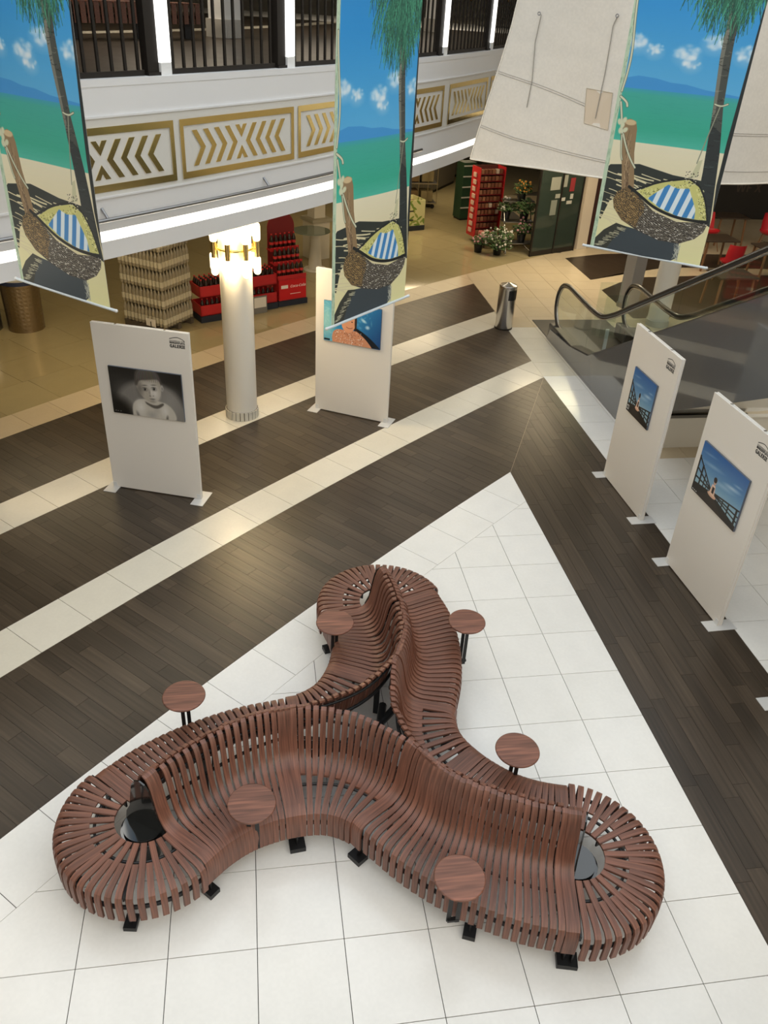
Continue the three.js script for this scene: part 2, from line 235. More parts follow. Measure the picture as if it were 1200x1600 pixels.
// ---------------------------------------------------------------- gallery front
{ const f = structGroup('wall_gallery', 'white curved gallery front with gold ornament panels');
  mesh('fascia', arcBox(S0, S1, FR - 0.02, FR, 3.2, 4.66, 90), M.wallWhite, f);
  mesh('top_ledge', arcBox(S0, S1, FR - 0.3, FR + 0.006, 4.6, 4.665, 90), M.wallWhite, f);
  mesh('moulding', arcBox(S0, S1, FR, FR + 0.022, 4.315, 4.335, 90), M.wallWhite, f); mesh('moulding', arcBox(S0, S1, FR, FR + 0.022, 3.535, 3.555, 90), M.wallWhite, f);
  mesh('ornament_band', arcBox(S0, S1, FR, FR + 0.008, 3.555, 4.315, 90), std([0.66, 0.65, 0.61], 0.5), f);
  mesh('lower_band', arcBox(S0, S1, FR - 0.04, FR + 0.004, 2.9, 3.09, 90), M.wallWhite, f);
  mesh('soffit', arcBox(S0, S1, FR - 8.0, FR - 0.04, 2.93, 3.02, 60), M.cream, f);
  mesh('light_cove', arcBox(S0, S1, FR - 0.035, FR - 0.012, 3.09, 3.2, 90), M.glow(new THREE.Color(1, 0.93, 0.80), 2.2), f); }
for (let s = 21; s < 38; s += 2.1) { const l = new THREE.RectAreaLight(new THREE.Color(1, 0.88, 0.68), 9, 2.1, 0.1); l.position.set(fx(s, FR + 0.02), 3.145, fz(s, FR + 0.02)); l.lookAt(fx(s, FR + 2), 3.145, fz(s, FR + 2)); l.name = 'cove_light'; scene.add(l); }
// the same cove runs along the near gallery, behind the camera
{ const t = thing('light_cove', 'long glowing light cove along the near gallery front', 'light'); mesh('diffuser', bx(22, 0.11, 0.02, -2, 3.145, 7.925), M.glow(new THREE.Color(1, 0.93, 0.80), 2.2), t); mesh('backing', bx(22, 0.12, 0.02, -2, 3.145, 7.95), M.white, t);
  for (let x = -12; x < 9; x += 2.2) { const l = new THREE.RectAreaLight(new THREE.Color(1, 0.87, 0.68), 27, 2.2, 0.1); l.position.set(x + 1.1 - 1, 3.145, 7.9); l.lookAt(x + 0.1, 3.145, 0); l.name = 'cove_light'; scene.add(l); } }
// ornament panels: gold frame and chevrons that lie on the white band
{ const goldShape = (pts) => { const s = new THREE.Shape(pts.map((p) => new THREE.Vector2(...p))); return new THREE.ExtrudeGeometry(s, { depth: 0.006, bevelEnabled: false }); };
  const hw = 1.0, hh = 0.315, b = 0.07;
  const rect = (x0, x1, y0, y1) => goldShape([[x0, y0], [x1, y0], [x1, y1], [x0, y1]]);
  const chev = (x, d) => goldShape([[x, 0.19], [x + 0.074, 0.19], [x + 0.074 + d * 0.13, 0], [x + 0.074, -0.19], [x, -0.19], [x + d * 0.13, 0]]);
  const bars = [rect(-hw, hw, hh - b, hh), rect(-hw, hw, -hh, -hh + b), rect(-hw, -hw + 0.05, -hh + b, hh - b), rect(hw - 0.05, hw, -hh + b, hh - b)];
  const chs = []; for (let i = 0; i < 4; i++) { chs.push(chev(-0.82 + i * 0.18, 1)); chs.push(chev(0.746 - i * 0.18, -1)); }
  chs.push(goldShape([[-0.10, 0.19], [-0.035, 0.19], [0, 0.13], [0.035, 0.19], [0.10, 0.19], [0, 0.045]]), goldShape([[-0.10, -0.19], [0, -0.045], [0.10, -0.19], [0.035, -0.19], [0, -0.13], [-0.035, -0.19]]));
  const names = ['cut by the left beach banner', 'whole between the left and the middle banner', 'half behind the middle banner on its left', 'half behind the middle banner on its right', 'beside the white sail', 'behind the white sail'];
  [33.21, 31.115, 29.02, 26.7, 24.45, 22.25].forEach((s, i) => {
    const t = thing('ornament_panel', 'gold framed chevron panel on the gallery front, ' + names[i], 'ornament', 'gold chevron panels on the gallery front');
    t.position.set(fx(s, FR + 0.008), 3.915, fz(s, FR + 0.008)); t.rotation.y = Math.PI / 2 - s / FR;
    bars.forEach((g) => mesh('frame_bar', g, M.gold, t)); chs.forEach((g) => mesh('chevron', g, M.gold, t));
  });
}
// round rail in front of the fascia with wall brackets
{ const t = thing('wall_rail', 'grey steel tube rail on brackets along the gallery front', 'rail'); const pts = []; for (let s = 26.6; s <= 37; s += 0.8) pts.push([fx(s, FR + 0.09), 3.335, fz(s, FR + 0.09)]);
  mesh('tube', tubeG(pts, 0.022, 60, 10), M.steelDark, t); for (const s of [28.6, 30.72, 33.27, 35.4]) mesh('bracket', rod([fx(s, FR), 3.44, fz(s, FR)], [fx(s, FR + 0.09), 3.35, fz(s, FR + 0.09)], 0.016), M.steelDark, t); }
// railing bays with dark posts and light columns
const POSTS = [36.45, 34.35, 32.17, 30.06, 27.9, 25.6, 23.18, 21.0];
const railNames = ['at the far left end', 'behind the left banner', 'right of the left banner', 'left of the middle banner', 'behind the middle banner', 'right of the middle banner', 'beside the sail', 'behind the sail'];
POSTS.forEach((s, i) => {
  const at = (ds, r, y) => [fx(s + ds, FR + r), y, fz(s + ds, FR + r)], ry = Math.PI / 2 - s / FR;
  const p = thing('railing_post', 'broad dark post of the gallery railing ' + railNames[i], 'post', 'dark railing posts');
  mesh('post', bx(0.15, 2.9, 0.1, ...at(0.16, -0.13, 6.14), ry), M.darkRail, p); mesh('base_plate', bx(0.17, 0.03, 0.14, ...at(0.16, -0.13, 4.68), ry), M.darkRail, p);
  const l = thing('light_column', 'upright white glowing light column of the gallery railing ' + railNames[i], 'light', 'light columns on the gallery railing');
  mesh('diffuser', bx(0.15, 2.7, 0.09, ...at(0, -0.1, 6.14), ry), M.glow(new THREE.Color(1, 0.98, 0.93), 1.7), l); mesh('foot', bx(0.15, 0.12, 0.09, ...at(0, -0.1, 4.725), ry), M.white, l);
  const q = new THREE.RectAreaLight(new THREE.Color(1, 0.96, 0.88), 3, 0.15, 2.7); q.position.set(...at(0, -0.045, 6.14)); q.lookAt(...at(0, 2, 6.14)); q.name = 'column_light'; scene.add(q);
  if (i === POSTS.length - 1) return; const e = POSTS[i + 1];
  const t = thing('railing', 'dark upright bar railing of the gallery ' + railNames[i + 1].replace('at', 'at'), 'railing', 'railing bays of the gallery');
  mesh('bottom_rail', arcBox(e + 0.265, s - 0.08, FR - 0.16, FR - 0.1, 4.667, 4.72, 8), M.darkRail, t); mesh('top_rail', arcBox(e + 0.265, s - 0.08, FR - 0.17, FR - 0.09, 5.68, 5.74, 8), M.darkRail, t);
  const n = Math.round((s - e - 0.32) / 0.17); for (let k = 0; k < n; k++) { const b = e + 0.24 + (k + 0.5) * (s - e - 0.32) / n; mesh('bar', bx(0.03, 0.97, 0.025, fx(b, FR - 0.13), 5.2, fz(b, FR - 0.13), Math.PI / 2 - b / FR), M.darkRail, t); }
  const bm = e + 0.24 + (s - e - 0.32) * 0.5, d = []; for (const z of [0.17, 0.11]) { const pts = [[0, -z], [z * 0.8, 0], [0, z], [-z * 0.8, 0]]; for (let k = 0; k < 4; k++) { const a = pts[k], c = pts[(k + 1) % 4]; d.push(bar([a[0], a[1], 0], [c[0], c[1], 0], 0.02, 0.024)); } }
  const dm = mesh('diamond', d, M.bronze, t); dm.position.set(fx(bm, FR - 0.11), 5.62, fz(bm, FR - 0.11)); dm.rotation.y = Math.PI / 2 - bm / FR;
});
// upper gallery floor: planks and pale strips that run along the shops
{ const f = structGroup('floor', 'dark plank floor of the upper gallery with pale strips');
  const strips = [[6.1, 6.6], [10.6, 11.1]]; let r = 0.3; const y = 4.612;
  const ringG = (d0, d1) => arcBox(14, 40, FR - d1, FR - d0, 4.6, y, 40);
  mesh('plank_field', ringG(0.3, strips[0][0]), M.plank[1], f); mesh('tile_strip', ringG(...strips[0]), M.strip[0], f); mesh('plank_field', ringG(strips[0][1], strips[1][0]), M.plank[3], f); mesh('tile_strip', ringG(...strips[1]), M.strip[1], f); mesh('plank_field', ringG(strips[1][1], 19.9), M.plank[1], f); }
// white square column on the gallery with fluted plinth
for (const [x, z, lab] of [[-3.18, -10.75, 'white gallery column with grey fluted plinth left of the middle banner'], [2.2, -17.3, 'white gallery column right of the middle banner']]) {
  const t = thing('gallery_column', lab, 'column'); mesh('shaft', bx(0.42, 3.0, 0.42, x, 6.1, z, 0.7), M.white, t); mesh('plinth', bx(0.5, 0.3, 0.5, x, 4.765, z, 0.7), std([0.45, 0.43, 0.39], 0.6), t);
  for (let k = 0; k < 12; k++) for (const q of [0, 1]) { const o = -0.22 + k * 0.04, c = Math.cos(0.7), s = Math.sin(0.7), lx = q ? 0.252 : o, lz = q ? o : 0.252; mesh('flute', bx(q ? 0.01 : 0.026, 0.29, q ? 0.026 : 0.01, x + lx * c + lz * s, 4.765, z - lx * s + lz * c, 0.7), std([0.52, 0.50, 0.46], 0.6), t); }
}
// lamp column in the hall
{ const X = -3.075, Z = -4.10, t = thing('round_column', 'round cream column under the gallery front, with ring lamp at its top', 'column');
  mesh('shaft', cyl(0.225, 0.225, 2.8, X, 1.53, Z, 40), std([0.72, 0.69, 0.62], 0.45), t); mesh('base_core', cyl(0.236, 0.236, 0.13, X, 0.065, Z, 40), M.darkGap, t);
  for (let k = 0; k < 24; k++) { const a = k / 24 * Math.PI * 2; mesh('base_tile', bx(0.052, 0.13, 0.014, X + 0.24 * Math.sin(a), 0.066, Z + 0.24 * Math.cos(a), a), std([0.60, 0.57, 0.49], 0.5), t); }
  const L = thing('ring_lamp', 'glowing ring lamp of glass tubes and brass sleeves round the column', 'lamp'); mesh('ring', place(new THREE.TorusGeometry(0.25, 0.02, 8, 32), X, 2.52, Z, 0, Math.PI / 2), M.gold, L);
  for (let k = 0; k < 8; k++) { const a = k / 8 * Math.PI * 2 + 0.3, x = X + 0.31 * Math.cos(a), z = Z + 0.31 * Math.sin(a);
    const sl = mesh('sleeve', cyl(0.036, 0.036, 0.22, x, 2.52, z, 14), M.gold, L); mesh('arm', rod([X + 0.22 * Math.cos(a), 2.52, Z + 0.22 * Math.sin(a)], [x, 2.52, z], 0.012), M.gold, sl);
    for (const y of [2.30, 2.74]) { mesh('glass_tube', place(new THREE.CapsuleGeometry(0.05, 0.16, 4, 14), x, y, z), M.glow(new THREE.Color(1, 0.80, 0.46), 3.2), L); }
    if (k % 2 === 0) for (const y of [2.30, 2.74]) { const p = new THREE.PointLight(new THREE.Color(1, 0.76, 0.42), 1.6); p.position.set(x, y, z); p.shadow.radius = 2.4; p.castShadow = true; p.name = 'tube_light'; scene.add(p); } } }
// ---------------------------------------------------------------- three-armed slatted bench
{ const bench = thing('slatted_bench', 'three-armed curved bench of red-brown wooden slats on the white tiles', 'bench');
  const c = [-2.067, 2.807];
  const frame = (deg) => { const a = deg * Math.PI / 180; return (t, r) => [c[0] - Math.sin(a) * t + Math.cos(a) * r, c[1] + Math.cos(a) * t + Math.sin(a) * r]; };
  const PAIR = [[1.02, 1.22, 1.545, 0.89], [0.91, 1.07, 1.36, 0.67], [0.78, 0.945, 1.10, 0.41], [0.62, 0.85, 0.86, 0.22], [0.45, 0.785, 0.66, 0.12], [0.24, 0.755, 0.15, 0.12], [0.03, 0.83, -0.36, 0.38], [-0.35, 1.115, -0.60, 0.60], [-0.75, 1.33, -0.88, 0.735], [-1.15, 1.465, -1.20, 0.825], [-1.53, 1.515, -1.54, 0.885]];
  const crv = new THREE.CatmullRomCurve3(PAIR.map((p) => new THREE.Vector3(p[0], 0, p[1])), false, 'centripetal'), krv = new THREE.CatmullRomCurve3(PAIR.map((p) => new THREE.Vector3(p[2], 0, p[3])), false, 'centripetal');
  const EK = (q) => { const t = q / 10, e = crv.getPoint(t), k = krv.getPoint(t); return [[e.x, e.z], [k.x, k.z]]; };   // q runs 0..10 along the control pairs
  // ribbon swept along a profile [d, y], flat faces, uv in metres along the ribbon
  function ribbon(pf, w, th) {
    const n = pf.length, pos = [], uv = []; const N = pf.map((p, i) => { const a = pf[Math.max(0, i - 1)], b = pf[Math.min(n - 1, i + 1)], dx = b[0] - a[0], dy = b[1] - a[1], l = Math.hypot(dx, dy); return [dy / l, -dx / l]; });
    let L = 0; const len = pf.map((p, i) => (i ? (L += Math.hypot(p[0] - pf[i - 1][0], p[1] - pf[i - 1][1])) : 0));
    const V = (i, k) => { const o = k < 2 ? 0 : th, z = k === 0 || k === 3 ? -w / 2 : w / 2; return [pf[i][0] + N[i][0] * o, pf[i][1] + N[i][1] * o, z]; };
    const tri = (a, b, d, ua, ub, ud) => { pos.push(...a, ...b, ...d); uv.push(...ua, ...ub, ...ud); };
    for (let i = 0; i < n - 1; i++) for (let k = 0; k < 4; k++) { const k2 = (k + 1) % 4, a = V(i, k), b = V(i, k2), d = V(i + 1, k2), e = V(i + 1, k), v0 = k * 0.05, v1 = v0 + (k % 2 ? th : w); tri(a, d, b, [len[i], v0], [len[i + 1], v1], [len[i], v1]); tri(a, e, d, [len[i], v0], [len[i + 1], v0], [len[i + 1], v1]); }
    for (const i of [0, n - 1]) { const q = [0, 1, 2, 3].map((k) => V(i, k)), o = i ? [0, 1, 2, 0, 2, 3] : [0, 2, 1, 0, 3, 2]; for (const k of o) { pos.push(...q[k]); uv.push(q[k][0], q[k][2]); } }
    const g = new THREE.BufferGeometry(); g.setAttribute('position', new THREE.Float32BufferAttribute(pos, 3)); g.setAttribute('uv', new THREE.Float32BufferAttribute(uv, 2)); g.computeVertexNormals(); return toCreasedNormals(g, 0.6);
  }
  const front = [[0.004, 0.175], [0, 0.30], [0.002, 0.375], [0.016, 0.412], [0.05, 0.434], [0.10, 0.440]];
  const full = (D) => [...front, [D - 0.36, 0.428], [D - 0.27, 0.420], [D - 0.215, 0.430], [D - 0.172, 0.458], [D - 0.143, 0.505], [D - 0.122, 0.58], [D - 0.104, 0.68], [D - 0.086, 0.77], [D - 0.066, 0.83], [D - 0.042, 0.862], [D - 0.008, 0.872]];
  const backOnly = (D) => full(D).slice(6).map((p, i) => (i ? p : [D - 0.30, 0.426]));
  const endFull = [...front, [0.25, 0.434], [0.43, 0.430]], endHalf = [...front, [0.19, 0.438], [0.26, 0.434]];
  const cache = new Map();
  const rib = (kind, D, w) => { const q = Math.round(D / 0.02) * 0.02, key = kind + q.toFixed(2) + w; if (!cache.has(key)) cache.set(key, ribbon(kind === 'full' ? full(q) : kind === 'back' ? backOnly(q) : kind === 'end' ? endFull : endHalf, w, 0.018)); return cache.get(key); };
  const putSlat = (g, E, dir, name = 'slat') => { const m = mesh(name, g, pick(M.slat), bench); m.position.set(E[0], 0, E[1]); m.rotation.y = Math.atan2(-dir[1], dir[0]); return m; };
  const MIDS = [101.8, 221.8, -18.2];
  const seatEdge = {};
  MIDS.forEach((deg, vi) => {
    const F = frame(deg);
    const lay = (q, kind, w) => { const [e, k] = EK(q), E = F(...e), K = F(...k), d = [K[0] - E[0], K[1] - E[1]], D = Math.hypot(...d), u = [d[0] / D, d[1] / D]; 
      if (kind === 'back') { const Dq = Math.round(D / 0.02) * 0.02; putSlat(rib(kind, D, w), [K[0] - u[0] * Dq, K[1] - u[1] * Dq], u); } else putSlat(rib(kind, D, w), E, u); };
    const row = (q0, q1, n, w, alt) => { const N = 300, cum = [0]; let pk = EK(q0), L = 0; for (let i = 1; i <= N; i++) { const k = EK(q0 + (q1 - q0) * i / N), m = (j) => Math.hypot(k[j][0] - pk[j][0], k[j][1] - pk[j][1]); L += alt ? m(1) : 0.5 * m(0) + 0.5 * m(1); cum.push(L); pk = k; } for (let i = 0; i < n; i++) { const t = L * (i + 0.5) / n; let j = 0; while (cum[j + 1] < t) j++; lay(q0 + (q1 - q0) * (j + (t - cum[j]) / (cum[j + 1] - cum[j])) / N, alt && i % 2 === 0 ? 'back' : 'full', w); } };
    lay(0.16, 'full', 0.10); row(0.42, 3.72, 15, 0.041); lay(3.93, 'full', 0.098); lay(4.14, 'full', 0.05);
    row(4.2, 5.88, 15, 0.043, true); lay(6.0, 'full', 0.10); row(6.16, 9.74, 25, 0.043); lay(9.86, 'full', 0.095);
    // steel under the slats: rails along the edge, behind the back, and ribs with feet
    const rail = (off, y, r, q0, q1, name) => { const pts = []; for (let q = q0; q <= q1 + 1e-6; q += 0.25) { const [e, k] = EK(Math.min(q, 10)), E = F(...e), K = F(...k), D = Math.hypot(K[0] - E[0], K[1] - E[1]), f = off < 0 ? 1 + off / D : off / D; pts.push([E[0] + (K[0] - E[0]) * f, y, E[1] + (K[1] - E[1]) * f]); } mesh(name, tubeG(pts, r, 90, 6), M.black, bench); };
    rail(0.036, 0.29, 0.016, 0, 10, 'edge_rail'); rail(0.3, 0.40, 0.012, 0, 10, 'seat_rail'); rail(-0.078, 0.58, 0.014, 0.1, 9.9, 'back_rail'); rail(-0.05, 0.76, 0.012, 0.1, 9.9, 'back_rail');
    { const pts = []; for (let q = 4.1; q <= 5.95; q += 0.2) { const [e, k] = EK(q), E = F(...e), K = F(...k), D = Math.hypot(K[0] - E[0], K[1] - E[1]), f = 1 + 0.05 / D; pts.push([E[0] + (K[0] - E[0]) * f, 0.36, E[1] + (K[1] - E[1]) * f]); } mesh('centre_rail', tubeG(pts, 0.035, 40, 8), M.black, bench); }
    for (const q of [0.15, 3.95, 6.0, 8.2, 9.85]) { const [e, k] = EK(q), E = F(...e), K = F(...k), d = [K[0] - E[0], K[1] - E[1]], D = Math.hypot(...d), u = [d[0] / D, d[1] / D], ry = Math.atan2(-u[1], u[0]);
      const at = (f, y) => [E[0] + u[0] * f, y, E[1] + u[1] * f];
      const leg = mesh('leg', [bx(D - 0.24, 0.04, 0.012, ...at(D / 2 - 0.05, 0.37), ry), bx(0.05, 0.37, 0.012, ...at(0.06, 0.2), ry), bx(0.05, 0.37, 0.012, ...at(D - 0.2, 0.2), ry), bar(at(D - 0.09, 0.36), at(D - 0.045, 0.79), 0.012, 0.03)], M.black, bench);
      mesh('foot', bx(0.10, 0.045, q === 3.95 || q === 6 ? 0.12 : 0.09, ...at(0.045, 0.0225), ry), M.black, leg); }
    // side tables on brackets
    for (const [t, r] of [[0.77, 0.905], [-0.70, 1.345]]) { const p = F(t, r), T = new THREE.Group(); T.name = 'side_table'; bench.add(T); T.position.set(p[0], 0, p[1]);
      const pr = [[0, 0.668], [0.155, 0.668], [0.168, 0.672], [0.173, 0.681], [0.170, 0.689], [0.162, 0.692], [0, 0.692]].map((v) => new THREE.Vector2(...v)); const top = mesh('table_top', new THREE.LatheGeometry(pr, 44), pick(M.slat), T);
      { const g = top.geometry, P = g.attributes.position, U = g.attributes.uv; for (let i = 0; i < P.count; i++) U.setXY(i, P.getX(i) + t, P.getZ(i) * 0.6 + r); }
      const a = deg * Math.PI / 180, tx = -Math.sin(a), tz = Math.cos(a); mesh('post', [bar([tx * 0.03, 0.18, tz * 0.03], [tx * 0.03, 0.67, tz * 0.03], 0.03, 0.012), bar([-tx * 0.03, 0.18, -tz * 0.03], [-tx * 0.03, 0.67, -tz * 0.03], 0.03, 0.012), bx(0.10, 0.012, 0.10, 0, 0.662, 0), bx(0.08, 0.02, 0.03, 0, 0.2, 0)], M.black, T); }
    const [e0] = EK(0.16), [e1] = EK(9.86); seatEdge[vi] = { first: F(...e0), last: F(...e1), kFirst: F(...EK(0.0)[1]), kLast: F(...EK(10)[1]) };
  });
  // round ends: arm L joins first of valley 0 and last of valley 1, and so on
  const ENDS = [[161.8, 0, 1, 0.66], [281.8, 1, 2, 0.5], [41.8, 2, 0, 0.3]];
  ENDS.forEach(([deg, va, vb, turn]) => {
    const a = deg * Math.PI / 180, ec = [c[0] + 1.8 * Math.cos(a), c[1] + 1.8 * Math.sin(a)], ang = (p) => Math.atan2(p[1] - ec[1], p[0] - ec[0]);
    const norm = (x) => { while (x > Math.PI) x -= 2 * Math.PI; while (x < -Math.PI) x += 2 * Math.PI; return x; };
    const d0 = norm(ang(seatEdge[va].first) - a), d1 = norm(ang(seatEdge[vb].last) - a), lo = Math.min(d0, d1) + 0.085, hi = Math.max(d0, d1) - 0.085, n = 27;
    for (let i = 0; i < n; i++) { const b = a + lo + (hi - lo) * (i + 0.5) / n, u = [Math.cos(b), Math.sin(b)], R = 0.65; putSlat(rib(i % 2 ? 'half' : 'end', 0.44, i === 14 ? 0.06 : 0.044), [ec[0] + u[0] * R, ec[1] + u[1] * R], [-u[0], -u[1]]); }
    const ringPts = (R, y) => { const pts = []; for (let i = 0; i <= 24; i++) { const b = a + (lo + 0.02) + (hi - lo - 0.04) * i / 24; pts.push([ec[0] + R * Math.cos(b), y, ec[1] + R * Math.sin(b)]); } return pts; };
    mesh('edge_rail', tubeG(ringPts(0.615, 0.29), 0.016, 50, 6), M.black, bench); mesh('seat_rail', tubeG(ringPts(0.36, 0.405), 0.012, 50, 6), M.black, bench); mesh('seat_rail', tubeG(ringPts(0.24, 0.402), 0.012, 50, 6), M.black, bench);
    for (const k of [-1.1, 0, 1.1]) { const b = a + k, u = [Math.cos(b), Math.sin(b)], at = (f, y) => [ec[0] + u[0] * f, y, ec[1] + u[1] * f], ry = Math.atan2(-u[1], u[0]); const leg = mesh('leg', [bx(0.4, 0.05, 0.012, ...at(0.42, 0.385), ry), bx(0.05, 0.37, 0.012, ...at(0.56, 0.2), ry)], M.black, bench); mesh('foot', bx(0.11, 0.04, 0.09, ...at(0.56, 0.02), ry), M.black, leg); }
    const disc = mesh('end_disc', [cyl(0.15, 0.15, 0.012, ec[0] + 0.02 * Math.cos(a), 0.35, ec[1] + 0.02 * Math.sin(a), 36), cyl(0.17, 0.17, 0.05, ec[0] + 0.02 * Math.cos(a), 0.30, ec[1] + 0.02 * Math.sin(a), 36), cyl(0.05, 0.07, 0.28, ec[0], 0.14, ec[1], 16)], M.blackGloss, bench);
    // black end plate that closes the crest
    const m = [(seatEdge[va].kFirst[0] + seatEdge[vb].kLast[0]) / 2, (seatEdge[va].kFirst[1] + seatEdge[vb].kLast[1]) / 2], s = new THREE.Shape([[-0.19, 0.30], [0.19, 0.30], [0.165, 0.44], [0.125, 0.52], [0.10, 0.66], [0.075, 0.78], [0.045, 0.83], [0, 0.85], [-0.045, 0.83], [-0.075, 0.78], [-0.10, 0.66], [-0.125, 0.52], [-0.165, 0.44]].map((p) => new THREE.Vector2(...p)));
    const ep = mesh('end_plate', new THREE.ExtrudeGeometry(s, { depth: 0.012, bevelEnabled: false }), M.blackGloss, bench); ep.position.set(m[0] + 0.03 * Math.cos(a - turn), 0, m[1] + 0.03 * Math.sin(a - turn)); ep.rotation.y = Math.PI / 2 - (a - turn);
  });
}
// ---------------------------------------------------------------- display boards with photographs
function logoDraw(g, w, h) { g.clearRect(0, 0, w, h); g.strokeStyle = '#222'; g.fillStyle = '#1c1c1c'; g.lineWidth = h * 0.055; g.lineCap = 'round'; g.beginPath(); g.moveTo(w * 0.03, h * 0.2); g.quadraticCurveTo(w * 0.45, h * -0.02, w * 0.62, h * 0.06); g.quadraticCurveTo(w * 0.86, h * 0.14, w * 0.97, h * 0.3); g.stroke(); g.textAlign = 'center'; g.font = '900 ' + h * 0.19 + 'px sans-serif'; g.fillText('MARIENPLATZ', w / 2, h * 0.58, w * 0.98); g.font = '900 ' + h * 0.37 + 'px sans-serif'; g.fillText('GALERIE', w / 2, h * 0.93, w * 0.98); g.lineWidth = h * 0.012; g.strokeText('GALERIE', w / 2, h * 0.93, w * 0.98); g.strokeText('MARIENPLATZ', w / 2, h * 0.58, w * 0.98); }
const logoTex = canvasTex(512, 384, logoDraw);
const logoMat = new THREE.MeshStandardMaterial({ map: logoTex, transparent: true, alphaTest: 0.5, roughness: 0.6 });
const clamp255 = (v) => Math.max(0, Math.min(255, Math.round(v)));
function softEllipse(g, x, y, rx, ry, col, a0 = 1, hard = 0.6, rot = 0) { g.save(); g.translate(x, y); g.rotate(rot); g.scale(rx, ry); const q = g.createRadialGradient(0, 0, hard, 0, 0, 1); q.addColorStop(0, `rgba(${col},${a0})`); q.addColorStop(1, `rgba(${col},0)`); g.fillStyle = q; g.beginPath(); g.arc(0, 0, 1, 0, 7); g.fill(); g.restore(); }
function grainOver(g, w, h, k, n) { let q = 17; for (let i = 0; i < n; i++) { q = (q * 1664525 + 1013904223) >>> 0; const x = q % w, y = (q >>> 9) % h, v = (q >>> 4) % 2; g.fillStyle = v ? `rgba(255,255,255,${k})` : `rgba(0,0,0,${k})`; g.fillRect(x, y, 2, 2); } }
const portraitTex = canvasTex(768, 512, (g, w, h) => { // black and white child looking up
  const e = (x, y, rx, ry, v, a = 1, hd = 0.1, rot = 0) => softEllipse(g, w * x, h * y, w * rx, h * ry, `${v},${v - 3},${v - 7}`, a, hd, rot);
  const blob = (pts, col, blur) => { g.save(); g.filter = `blur(${blur}px)`; g.fillStyle = col; g.beginPath(); g.moveTo(w * pts[0][0], h * pts[0][1]); for (let i = 1; i < pts.length; i++) { const p = pts[i], q = pts[(i + 1) % pts.length]; g.quadraticCurveTo(w * p[0], h * p[1], w * (p[0] + q[0]) / 2, h * (p[1] + q[1]) / 2); } g.closePath(); g.fill(); g.restore(); };
  g.fillStyle = '#2b2927'; g.fillRect(0, 0, w, h); e(0.54, 0.98, 0.56, 0.84, 126, 1, 0.84); e(0.24, 0.5, 0.24, 0.3, 120, 0.6); e(0.82, 0.6, 0.2, 0.42, 146, 0.7); e(0.04, 1.02, 0.32, 0.5, 10, 1, 0.5); e(0.95, 0.06, 0.3, 0.3, 24, 0.9); e(0.2, 0.02, 0.36, 0.2, 28, 0.9);
  blob([[0.28, 1.05], [0.27, 0.82], [0.33, 0.66], [0.46, 0.6], [0.7, 0.62], [0.83, 0.7], [0.9, 0.9], [0.88, 1.05]], '#bdb8ae', 5); e(0.40, 0.8, 0.1, 0.22, 222, 0.7); e(0.74, 0.82, 0.08, 0.2, 216, 0.7); e(0.55, 0.95, 0.1, 0.12, 150, 0.7); e(0.35, 0.98, 0.03, 0.12, 90, 0.7, 0.1, -0.3); e(0.76, 0.98, 0.025, 0.1, 70, 0.8, 0.1, 0.2); e(0.62, 0.84, 0.06, 0.1, 160, 0.5, 0.1, 0.5);
  blob([[0.47, 0.66], [0.6, 0.76], [0.72, 0.64], [0.74, 0.69], [0.62, 0.82], [0.48, 0.72]], '#57524c', 4);
  blob([[0.36, 0.3], [0.37, 0.12], [0.46, 0.02], [0.56, 0.0], [0.66, 0.06], [0.71, 0.2], [0.715, 0.42], [0.67, 0.6], [0.6, 0.69], [0.53, 0.68], [0.43, 0.56], [0.38, 0.42]], '#a9a297', 4);
  e(0.41, 0.4, 0.07, 0.24, 96, 0.7); e(0.62, 0.46, 0.1, 0.22, 216, 0.85); e(0.56, 0.3, 0.13, 0.1, 196, 0.7); e(0.725, 0.33, 0.026, 0.085, 178, 1, 0.5); e(0.727, 0.34, 0.012, 0.05, 96, 0.8);
  blob([[0.355, 0.34], [0.34, 0.1], [0.43, -0.05], [0.6, -0.06], [0.7, 0.04], [0.73, 0.25], [0.71, 0.26], [0.685, 0.15], [0.6, 0.17], [0.5, 0.2], [0.41, 0.22], [0.385, 0.34]], '#4b4641', 6); for (let i = 0; i < 70; i++) { const t = i / 70; g.strokeStyle = `rgba(${70 + (i * 37) % 60},${67 + (i * 37) % 58},${62 + (i * 37) % 56},.35)`; g.lineWidth = 4; g.beginPath(); g.moveTo(w * (0.46 + 0.16 * t), h * -0.02); g.quadraticCurveTo(w * (0.37 + 0.33 * t), h * 0.06, w * (0.375 + 0.33 * t), h * (0.2 + 0.04 * Math.sin(i))); g.stroke(); }
  for (const [x, y] of [[0.485, 0.40], [0.612, 0.37]]) { e(x, y, 0.055, 0.06, 92, 0.75); e(x, y, 0.032, 0.03, 190, 1, 0.5); e(x, y, 0.02, 0.03, 18, 1, 0.75); e(x - 0.006, y - 0.008, 0.006, 0.009, 235, 1, 0.3); e(x, y - 0.085, 0.055, 0.02, 74, 0.75, 0.1, -0.12); e(x, y - 0.03, 0.042, 0.01, 40, 0.8, 0.2, -0.05); }
  e(0.575, 0.45, 0.018, 0.1, 222, 0.6); e(0.545, 0.46, 0.018, 0.1, 116, 0.5); e(0.55, 0.53, 0.02, 0.016, 84, 0.9); e(0.595, 0.52, 0.016, 0.014, 90, 0.9); e(0.58, 0.59, 0.055, 0.016, 84, 0.95, 0.2, -0.08); e(0.585, 0.615, 0.045, 0.018, 138, 0.9); e(0.58, 0.645, 0.05, 0.016, 100, 0.5);
  g.fillStyle = '#ddd'; for (const x of [0.03, 0.06, 0.1]) g.fillRect(w * x, h * 0.945, 8, 5); grainOver(g, w, h, 0.05, 9000); });
